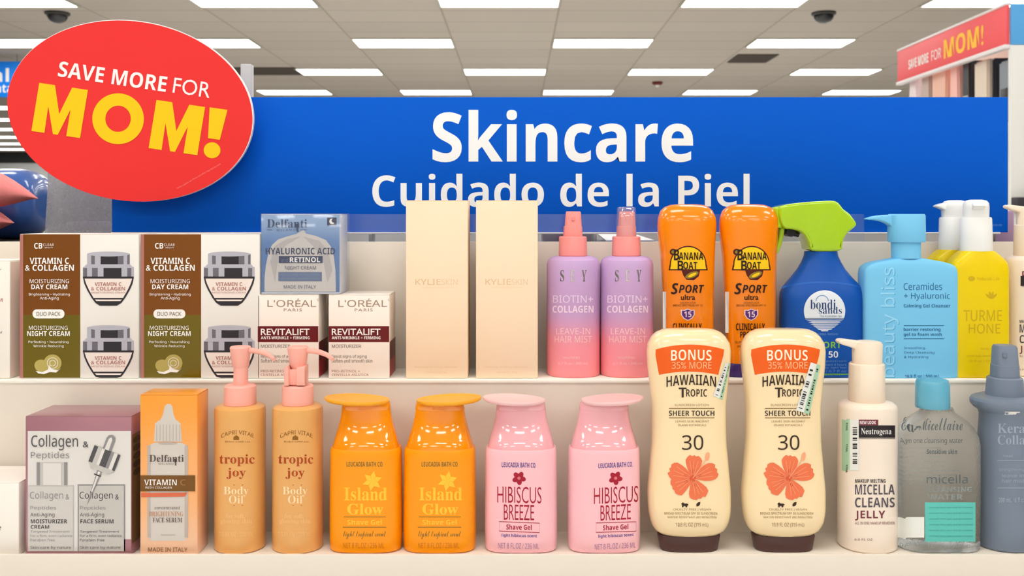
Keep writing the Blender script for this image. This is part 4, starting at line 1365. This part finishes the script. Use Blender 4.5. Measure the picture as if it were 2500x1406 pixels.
def og_prints(b, L):
    d = 0
    q = lambda s_, x0, y0, x1, y1, mi, st='sans', off=0.0: b.put(T(s_, x0, y0, x1, y1, st, off, g=5), L, mi, 1)
    q('LEUCADIA BATH CO.', 846, 1127, 936, 1139, 3, 'bold')
    for k in range(6):
        a = 60 * k - 80
        px_, py_ = 909 + 12 * math.cos(math.radians(a)), 1174 + 12 * math.sin(math.radians(a))
        tip = (909 + 25 * math.cos(math.radians(a)), 1174 + 25 * math.sin(math.radians(a)))
        nx, ny = -math.sin(math.radians(a)) * 6.5, math.cos(math.radians(a)) * 6.5
        b.put(P([(909, 1174), (px_ + nx, py_ + ny), tip, (px_ - nx, py_ - ny)], 5), L, 4, 1)
    q('Island', 840, 1190, 945, 1222, 4, 'serif', 0.006)
    q('Glow', 848, 1229, 936, 1256, 4, 'serif', 0.006)
    b.put(RR(839, 1261, 942, 1262.5, 0, 5), L, 3, 1)
    q('Shave Gel', 848, 1268, 932, 1281, 4, 'bold')
    b.put(RR(837, 1286, 943, 1287.5, 0, 5), L, 3, 1)
    q('light tropical scent', 838, 1296, 942, 1316, 3, 'script', 0.012)
    q('NET 8 FL.OZ / 236 ML', 838, 1325, 938, 1338, 5)
OG = [mat('tangerine_plastic', (255, 158, 4), 0.32, coat=0.2), mat('tangerine_gloss', (255, 150, 0), 0.07, coat=1.0, spec=0.6), mat('tangerine_cap', (255, 176, 44), 0.35), mat('olive_print', (128, 104, 48), 0.5), mat('sun_yellow_ink', (255, 200, 56), 0.45), mat('dull_orange_ink', (204, 122, 20), 0.5)]
g1 = gel_bottle(0, OG, 'orange squeeze bottle whose disc cap overhangs toward the amber oil bottles', 'orange squeeze bottles', og_prints, -22, -1)
g2 = dup(g1, 179.5 * (YL + 0.0215) / F, 'orange squeeze bottle whose disc cap overhangs toward the pink bottles')
for c in part_of(g2, 'disc_cap'):
    c.rotation_euler[2] = PI
def pk_prints(dx, sh):
    def f(b, L):
        mv = lambda s_: XF(s_, lambda x, y: (x + dx, y - sh * (x - 1267)))
        q = lambda s_, x0, y0, x1, y1, mi, st='sans', off=0.0: b.put(mv(T(s_, x0, y0, x1, y1, st, off, g=5)), L, mi, 1)
        q('LEUCADIA BATH CO.', 1225, 1129, 1309, 1141, 3, 'bold')
        for k in range(5):
            a = math.radians(72 * k - 60)
            b.put(mv(P(EL(1267 + 8.5 * math.cos(a), 1167 + 8.5 * math.sin(a), 8.6, 6.2, 72 * k - 60, 16))), L, 4, 1)
        b.put(mv(P(EL(1267, 1167, 4, 4, 0, 12))), L, 5, 2)
        q('HIBISCUS', 1214, 1188, 1322, 1228, 4, 'plain', -0.006)
        q('BREEZE', 1230, 1232, 1304, 1269, 4, 'plain', -0.006)
        b.put(mv(LINE([(1219, 1274), (1317, 1276), (1317, 1299), (1219, 1297)], 1.6, True, 5)), L, 4, 1)
        q('Shave Gel', 1236, 1280, 1298, 1293, 4, 'bold')
        q('light hibiscus scent', 1225, 1303, 1311, 1313, 3, 'bold')
        q('NET 8 FL.OZ / 236 ML', 1216, 1326, 1316, 1339, 6, 'sans', 0.01)
    return f
PK = [mat('rose_plastic', (252, 194, 200), 0.34, coat=0.2), mat('rose_gloss', (248, 178, 184), 0.07, coat=1.0, spec=0.6), mat('rose_cap', (252, 206, 204), 0.35), mat('violet_ink', (92, 72, 142), 0.5), mat('crimson_ink', (168, 24, 48), 0.5), mat('rose_center', (226, 110, 124), 0.5), mat('lavender_ink', (156, 118, 160), 0.5)]
p1 = gel_bottle(377.5, PK, 'pink squeeze bottle whose disc cap overhangs toward the orange bottles', 'pink squeeze bottles', pk_prints(0, -0.02), -17, -1)
p2 = gel_bottle(579.5, PK, 'pink squeeze bottle whose disc cap overhangs toward the cream lotion bottles', 'pink squeeze bottles', pk_prints(236, 0.05), 20, 1)

# -- cream sunscreen lotions with brown caps
Y = YL + 0.02
Bp = pyb(ZTL, Y)
CREAM = mat('cream_plastic', (252, 226, 178), 0.25, coat=0.7, var=0.004)
e = empty('lotion_bottle', (PX(1681, Y), Y, ZTL), 'cream sunscreen lotion on a brown cap, beside the pink squeeze bottle', 'bottle', 'cream lotion bottles with brown caps')
b = MB()
L = Loft(Y, [(1302, 1622, 1742, 0.011, 2.6), (1299, 1610, 1755, 0.0135, 2.6), (1290, 1598, 1768, 0.0155, 2.6), (1268, 1587, 1779, 0.0175, 2.7), (1240, 1582, 1783, 0.0185, 2.7), (1205, 1580, 1783, 0.0188, 2.7), (1140, 1585, 1778, 0.0185, 2.7),
             (1060, 1591, 1772, 0.0182, 2.7), (1000, 1591, 1771, 0.0182, 2.7), (940, 1586, 1776, 0.0185, 2.7), (885, 1580, 1782, 0.0188, 2.7), (855, 1579, 1783, 0.0188, 2.7), (836, 1582, 1780, 0.0182, 2.7),
             (820, 1591, 1770, 0.0165, 2.7), (810, 1602, 1759, 0.014, 2.6), (804, 1616, 1745, 0.011, 2.5), (801.5, 1634, 1727, 0.007, 2.5)])
b.loft(L, 0, 72)
def arc_(x0, x1, y0, sag, n=14):
    return [(x0 + (x1 - x0) * i / n, y0 - sag * (1 - (2 * i / n - 1) ** 2)) for i in range(n + 1)]
b.put(P(arc_(1601, 1768, 853, 12) + [(1766, 868), (1757, 900), (1754, 914)] + arc_(1754, 1609, 915, 8) + [(1606, 900), (1600, 866)], 8, 8), L, 1, 1)
ht = lambda s_, x0, y0, x1, y1, mi, st='sans', off=0.0, k=0.0: b.put(arch(T(s_, x0, y0, x1, y1, st, off, g=6), (x0 + x1) / 2, 0, k), L, mi, 2)
ht('BONUS', 1638, 853, 1737, 879, 2, 'bold', -0.008, 0.0006)
ht('35% MORE', 1640, 883, 1737, 900, 3, 'sans', 0.008)
ht('HAWAIIAN', 1627, 914, 1748, 939, 4, 'bold', -0.008, 0.0015)
ht('T', 1657, 946, 1676, 970, 4, 'bold', -0.008)
ht('ROPIC', 1675, 950, 1726, 968, 4, 'bold', -0.01)
ht('SUNSCREEN LOTION', 1647, 986, 1730, 991, 5)
b.put(RR(1633, 996, 1744, 997.6, 0, 6), L, 5, 2)
ht('SHEER TOUCH', 1633, 1002, 1744, 1015, 4, 'bold', -0.006)
b.put(RR(1633, 1019, 1744, 1020.6, 0, 6), L, 5, 2)
ht('LEAVES SKIN RADIANT', 1649, 1026, 1731, 1031, 5)
ht('ISLAND BOTANICALS', 1655, 1035, 1724, 1040, 5)
ht('30', 1665, 1062, 1717, 1098, 4, 'sans', 0.012)
def petal(cx, cy, a, ln, wd, seed):
    rr = random.Random(seed)
    c, d = math.cos(math.radians(a)), math.sin(math.radians(a))
    pts = []
    for t, h in ((0, 0.05), (0.2, 0.24), (0.4, 0.42), (0.6, 0.55), (0.78, 0.58), (0.9, 0.48), (0.98, 0.3), (0.95, 0.14), (1.0, 0.0)):
        pts.append((t * ln, h * wd * (1 + rr.uniform(-0.06, 0.06))))
    pts = pts + [(p[0] * (1 + rr.uniform(-0.03, 0.03)), -p[1]) for p in pts[-2:0:-1]]
    return [(cx + x * c - y * d, cy + x * d + y * c) for x, y in pts]
for k, (a, ln, wd) in enumerate(((-86, 56, 35), (-158, 62, 37), (152, 56, 41), (68, 54, 41), (-20, 64, 39))):
    b.put(P(petal(1691, 1167, a, ln, wd, k), 7, 7), L, 6, 2 + 0.2 * k)
    for s_ in (-14, 0, 14):
        c, d = math.cos(math.radians(a + s_)), math.sin(math.radians(a + s_))
        b.put(LINE([(1691 + 8 * c, 1167 + 8 * d), (1691 + ln * 0.78 * c, 1167 + ln * 0.78 * d)], 1.0, g=7, gy=7), L, 7, 4)
    b.put(P(EL(1691 + 12 * math.cos(math.radians(a)), 1167 + 12 * math.sin(math.radians(a)), 12, 3.4, a)), L, 8, 3.5)
b.put(LINE([(1691, 1167), (1704, 1149), (1718, 1130), (1726, 1116)], 2.0), L, 7, 4.5)
b.put(P(EL(1727, 1114, 5, 11, 12)), L, 7, 4.5)
b.put(P([(1663, 1229), (1667, 1226), (1671, 1229), (1678, 1229), (1681, 1232), (1678, 1234), (1677, 1238), (1674, 1238), (1673, 1235), (1669, 1235), (1668, 1238), (1665, 1238), (1665, 1233)]), L, 4, 2)
b.put(P([(1700, 1236), (1700, 1230), (1704, 1226), (1710, 1225), (1709, 1231), (1706, 1235)]), L, 4, 2)
ht('CRUELTY FREE | VEGAN', 1643, 1241, 1735, 1247, 5)
ht('BROAD SPECTRUM SPF 30 SUNSCREEN', 1622, 1250, 1751, 1256, 5)
ht('WATER RESISTANT (80 MINUTES)', 1629, 1260, 1749, 1266, 5)
ht('10.8 FL OZ (319 mL)', 1650, 1276, 1729, 1288, 5)
b.build('body', [CREAM, mat('bonus_orange', (242, 98, 22), 0.4), mat('bonus_white', (255, 238, 210), 0.4), mat('bonus_peach', (255, 190, 140), 0.4), mat('cocoa_ink', (58, 40, 28), 0.4), mat('tan_ink', (140, 108, 74), 0.4),
                 mat('hibiscus_coral', (240, 120, 78), 0.4), mat('hibiscus_light', (250, 172, 130), 0.4), mat('hibiscus_deep', (226, 92, 54), 0.4)], e)
b = MB()
b.loft(Loft(Y, [(Bp, 1613, 1749, 0.0128, 3), (Bp - 2, 1611, 1751, 0.0134, 3), (1303, 1605, 1757, 0.014, 3), (1299.5, 1607, 1755, 0.0137, 3)], False), 0, 56)
b.build('cap', mat('brown_cap', (84, 58, 54), 0.35), e)
def stick(root, pts_w, pts_g, rows, flip):
    s = MB()
    s.put(P(pts_w, 6, 8), L2, 0, 3)
    s.put(P(pts_g, 6, 8), L2, 1, 4)
    for pts in rows:
        s.put(P(pts, 6), L2, 2, 5)
    s.build('price_sticker', [mat('sticker_white', (236, 236, 230), 0.5), mat('sticker_green', (176, 212, 176), 0.5), BLACK_INK], root)
def code_rows(p0, p1, p2, p3, v0, v1, seed, n=16):
    """barcode-like bars across a tilted sticker with corners p0 p1 p2 p3; v0..v1: band across it"""
    rr = random.Random(seed)
    out = []
    def q(u, v):
        a = (p0[0] + (p1[0] - p0[0]) * u, p0[1] + (p1[1] - p0[1]) * u)
        c = (p3[0] + (p2[0] - p3[0]) * u, p3[1] + (p2[1] - p3[1]) * u)
        return (a[0] + (c[0] - a[0]) * v, a[1] + (c[1] - a[1]) * v)
    u = 0.06
    while u < 0.93:
        wd = rr.choice((0.015, 0.02, 0.035))
        if rr.random() < 0.85:
            out.append([q(u, v0), q(u + wd, v0), q(u + wd, v1), q(u, v1)])
        u += wd + rr.choice((0.015, 0.02, 0.03, 0.06))
    return out
L2 = L
e2 = dup(e, 230 * Y / F, 'cream sunscreen lotion on a brown cap, beside the white pump bottle')
A = [(1741, 966), (1771, 884), (1783, 888), (1764, 976)]
stick(e, A, [(1764, 976), (1783, 888), (1779, 886.5), (1756, 973)], code_rows(*[A[0], A[1], A[2], A[3]], 0.15, 0.42, 3) + code_rows(A[0], A[1], A[2], A[3], 0.74, 0.86, 5), 0)
class Shift:
    """surface of a bottle moved sideways"""
    def __init__(s, S, dx): s.S, s.dx, s.y0, s.zmin = S, dx, S.y0, S.zmin
    def __call__(s, x, z): return s.S(x - s.dx, z)
L2 = Shift(L, 230 * Y / F)
A = [(1943, 1001), (1979, 884), (2003, 892), (1975, 1011)]
stick(e2, A, [(1975, 1011), (2003, 892), (1994, 889), (1962, 1007)], code_rows(A[0], A[1], A[2], A[3], 0.12, 0.40, 4) + code_rows(A[0], A[1], A[2], A[3], 0.70, 0.86, 6), 0)

# -- white pump cleanser
def jelly(name, cx, Y, zt, k, label, group, sticker):
    """k: size against the lower one; layout is given for the lower bottle standing at px 2117"""
    e = empty(name, (PX(cx, Y), Y, zt), label, 'bottle', group)
    Bp = pyb(zt, Y)
    X = lambda px: cx + (px - 2117) * k
    V = lambda py: Bp + (py - 1342) * k
    S = lambda py, l, r, ry, n: (V(py), X(l), X(r), ry * k, n)
    b = MB()
    L = Loft(Y, [(Bp, X(2051), X(2183), 0.0255 * k, 2), (Bp - 4, X(2047), X(2187), 0.0272 * k, 2), S(1006, 2047, 2187, 0.0272, 2), S(999, 2049, 2185, 0.0266, 2), S(993, 2056, 2178, 0.024, 2), S(990, 2068, 2166, 0.0195, 2)])
    b.loft(L, 0)
    def q(s_, x0, y0, x1, y1, mi, st='sans', off=0.0): b.put(T(s_, X(x0), V(y0), X(x1), V(y1), st, off, g=4), L, mi, 2)
    b.put(RR(X(2095), V(1036), X(2144), V(1050), 0, 5), L, 1, 1)
    q('NEW LOOK', 2099, 1039, 2138, 1047, 4, 'bold')
    b.put(RR(X(2090), V(1050), X(2185), V(1080), 0, 4), L, 2, 1.5)
    b.put(RR(X(2094), V(1081), X(2185), V(1083), 0, 4), L, 3, 1)
    q('Neutrogena', 2102, 1057, 2176, 1076, 4, 'serif', -0.006)
    q('MAKEUP MELTING', 2087, 1181, 2162, 1190, 2, 'bold')
    q('MICELLA', 2087, 1194, 2184, 1219, 5, 'bold', -0.006)
    q('CLEANS', 2087, 1226, 2184, 1250, 5, 'bold', -0.006)
    q('JELLY', 2087, 1258, 2161, 1282, 1, 'bold', -0.006)
    q('ALL IN ONE MAKEUP REMOVER', 2087, 1285, 2184, 1292, 1)
    q('6.0 FL OZ', 2086, 1326, 2130, 1331, 1)
    b.build('body', [mat('cleanser_body', (246, 230, 212), 0.35), mat('plum_ink', (122, 52, 66), 0.45), mat('band_black', (42, 36, 38), 0.4), mat('band_silver', (170, 160, 154), 0.3, 0.5), WHITE_INK, mat('graphite_ink', (92, 84, 92), 0.45)], e)
    PW = mat('pump_cream', (246, 228, 206), 0.45)
    b = MB()
    b.loft(Loft(Y, [S(990.5, 2074, 2158, 0.016, 2), S(988, 2073, 2159, 0.0165, 2), S(900, 2074, 2158, 0.0162, 2), S(897, 2077, 2155, 0.0155, 2)], False), 0)
    b.build('collar', PW, e)
    b = MB()
    b.loft(Loft(Y, [S(897.5, 2082, 2152, 0.0135, 2), S(852, 2081, 2153, 0.0138, 2), S(846, 2084, 2150, 0.0130, 2), S(844, 2092, 2142, 0.010, 2)], False), 0)
    hd = b.build('pump_head', PW, e)
    b = MB()
    b.soft([(PX(X(u), Y), PZ(V(v), Y)) for u, v in ((2110, 845), (2076, 841), (2052, 838), (2043, 841), (2044, 848), (2056, 853), (2074, 858), (2090, 866), (2110, 868))], Y - 0.006 * k, Y + 0.006 * k, 0.0015)
    b.build('spout', PW, hd)
    if sticker:
        b = MB()
        b.put(RR(2053, 1022, 2074, 1146, 0, 3, 0), L, 1, 3)
        b.put(RR(2072, 1024, 2096, 1148, 0, 4, 0), L, 0, 3)
        for p_ in code_rows((2074, 1036), (2074, 1140), (2094, 1140), (2094, 1036), 0.35, 0.9, 9):
            b.put(P(p_, 4), L, 2, 4)
        for vv in (1026, 1078, 1128):
            b.put(XF(T('5300', -13, -4, 13, 4, 'bold'), lambda x, y, vv=vv: (2064 - y, vv + 14 + x * 0.7)), L, 2, 4)
        b.build('price_sticker', [mat('sticker_white', (236, 236, 230), 0.5), mat('sticker_green', (176, 212, 176), 0.5), BLACK_INK], e)
    return e
Y = YL + 0.028
jelly('cleanser_bottle', 2117, Y, ZTL, 1.0, 'off-white pump bottle with black band and green price sticker, beside the cream lotions', 'off-white pump cleansers', True)
jelly('cleanser_bottle', 2513, YU + 0.027, ZTU, 0.82, 'off-white bottle with black band cut off by the photo edge, beside the yellow bottles', 'off-white pump cleansers', False)

# -- clear micellar water bottle
Y = YL + 0.0265
Bp = pyb(ZTL, Y)
e = empty('micellar_water_bottle', (PX(2287, Y), Y, ZTL), 'clear plastic bottle of water with blue cap and teal label panel', 'bottle')
b = MB()
L = Loft(Y, [(Bp, 2194, 2380, 0.022, 2.8), (Bp - 4, 2190, 2384, 0.0245, 2.8), (1080, 2189, 2385, 0.0245, 2.8), (1060, 2193, 2381, 0.024, 2.7), (1040, 2203, 2371, 0.0225, 2.6), (1024, 2218, 2356, 0.0205, 2.4), (1012, 2235, 2339, 0.018, 2.2), (1004, 2246, 2328, 0.0155, 2.0), (994, 2250, 2324, 0.0143, 2)])
b.loft(L, 0, 64)
def build_clear():
    m = bpy.data.materials.new('clear_bottle')
    m.use_nodes = True
    nt = m.node_tree
    p = nt.nodes['Principled BSDF']
    p.inputs['Base Color'].default_value = rgb((244, 246, 246))
    p.inputs['Transmission Weight'].default_value = 1.0
    p.inputs['IOR'].default_value = 1.33
    p.inputs['Roughness'].default_value = 0.02
    nz = nt.nodes.new('ShaderNodeTexNoise')
    nz.inputs['Scale'].default_value = 60
    bp = nt.nodes.new('ShaderNodeBump')
    bp.inputs['Strength'].default_value = 0.25
    bp.inputs['Distance'].default_value = 0.002
    nt.links.new(nz.outputs['Fac'], bp.inputs['Height'])
    nt.links.new(bp.outputs['Normal'], p.inputs['Normal'])
    return m
b.build('body', build_clear(), e)
b = MB()
b.put(RR(2258, 1226, 2381, 1322, 0, 5), L, 0, 2)
b.put(RR(2191, 1262, 2256, 1312, 0, 4), L, 1, 2)
q = lambda s_, x0, y0, x1, y1, mi, st='sans', off=0.0: b.put(T(s_, x0, y0, x1, y1, st, off, g=5), L, mi, 3)
q('Eau Micellaire', 2200, 1018, 2350, 1050, 2, 'script', 0.015)
q('All in one cleansing water', 2196, 1068, 2350, 1085, 2, 'sans', 0.01)
R.seed(2)
for i in range(9):
    q('Removes makeup, cleanses and soothes', 2194, 1090 + i * 11, 2194 + R.randint(100, 150), 1096 + i * 11, 3)
q('Sensitive skin', 2262, 1096, 2336, 1108, 2, 'bold')
q('micella', 2262, 1158, 2362, 1180, 2, 'sans', 0.0)
q('CLEANSING', 2264, 1188, 2372, 1200, 3, 'bold')
q('WATER', 2264, 1206, 2350, 1219, 3, 'bold')
for i in range(6):
    q('removes face, eyes and lips makeup', 2268, 1236 + i * 14, 2374, 1241 + i * 14, 4)
q('13.5 FL OZ / 400 mL', 2264, 1328, 2370, 1336, 3)
q('batch 400', 2196, 1322, 2250, 1332, 3)
b.build('label', [mat('teal_label', (96, 196, 184), 0.4), mat('white_label', (236, 238, 232), 0.4), mat('label_dark', (84, 92, 94), 0.5), mat('label_grey', (140, 146, 144), 0.5), mat('label_teal_ink', (62, 150, 146), 0.5)], e)
b = MB()
b.loft(Loft(Y, [(994, 2237, 2316, 0.0152, 2), (990, 2236, 2317, 0.0156, 2), (934, 2237, 2316, 0.0154, 2), (927, 2240, 2313, 0.0145, 2), (924.5, 2248, 2305, 0.011, 2)], False), 0)
b.build('cap', mat('aqua_cap', (120, 204, 232), 0.15, trans=0.35, coat=0.4), e)

# -- slate spray bottle at the end
Y = YL + 0.029
Bp = pyb(ZTL, Y)
SLATE = mat('slate_plastic', (122, 133, 150), 0.42)
e = empty('spray_bottle', (PX(2453, Y), Y, ZTL), 'slate grey spray bottle cut off by the photo edge, beside the clear bottle', 'bottle')
b = MB()
L = Loft(Y, [(Bp, 2391, 2515, 0.0235, 2.1), (Bp - 4, 2387, 2519, 0.025, 2.1), (1200, 2390, 2516, 0.0245, 2.1), (1080, 2392, 2514, 0.024, 2.1), (1010, 2396, 2510, 0.0232, 2.1), (1001, 2393, 2513, 0.024, 2.1), (994, 2382, 2524, 0.0268, 2.1), (986, 2375, 2531, 0.0285, 2.1),
             (976, 2374, 2532, 0.0288, 2.1), (970, 2378, 2528, 0.028, 2.1), (966, 2390, 2516, 0.025, 2.1), (963, 2402, 2504, 0.021, 2.1)])
b.loft(L, 0, 64)
q = lambda s_, x0, y0, x1, y1, mi, st='sans', off=0.0: b.put(T(s_, x0, y0, x1, y1, st, off, g=4), L, mi, 2)
b.put(RR(2453, 1005, 2490, 1012, 0, 4), L, 2, 1)
q('Kera', 2435, 1034, 2502, 1057, 1, 'serif', -0.005)
q('Colla', 2435, 1062, 2502, 1085, 1, 'serif', -0.005)
q('heat', 2450, 1109, 2472, 1116, 1)
for yy in (1123, 1190):
    b.put(RR(2434, yy, 2500, yy + 1.5, 0, 5), L, 1, 2)
q('strengthening', 2438, 1142, 2500, 1151, 1); q('leave in', 2446, 1156, 2500, 1165, 1); q('hair mist', 2446, 1168, 2500, 1178, 1)
q('200 mL / 6 fl oz', 2438, 1214, 2502, 1226, 1, 'bold')
b.build('body', [SLATE, mat('slate_ink', (160, 172, 188), 0.5), WHITE_INK], e)
b = MB()
b.loft(Loft(Y, [(963.5, 2410, 2496, 0.0162, 2.2), (960, 2410, 2496, 0.0162, 2.2), (922, 2413, 2493, 0.0152, 2.2), (919, 2417, 2489, 0.0142, 2.2)], False), 0)
b.build('collar', SLATE, e)
b = MB()
b.loft(Loft(Y, [(919, 2423, 2483, 0.0118, 3.2), (890, 2424, 2482, 0.0115, 3.2), (889, 2425, 2481, 0.011, 3.2), (848, 2427, 2478, 0.0098, 3.4), (842, 2430, 2475, 0.0088, 3.4)], False), 0)
hd = b.build('sprayer', SLATE, e)
b = MB()
round_thing(b, 2453, Y - 0.0105, [(872, 5), (862, 5)], 0, 12)
b.build('spray_hole', SLATE, hd)
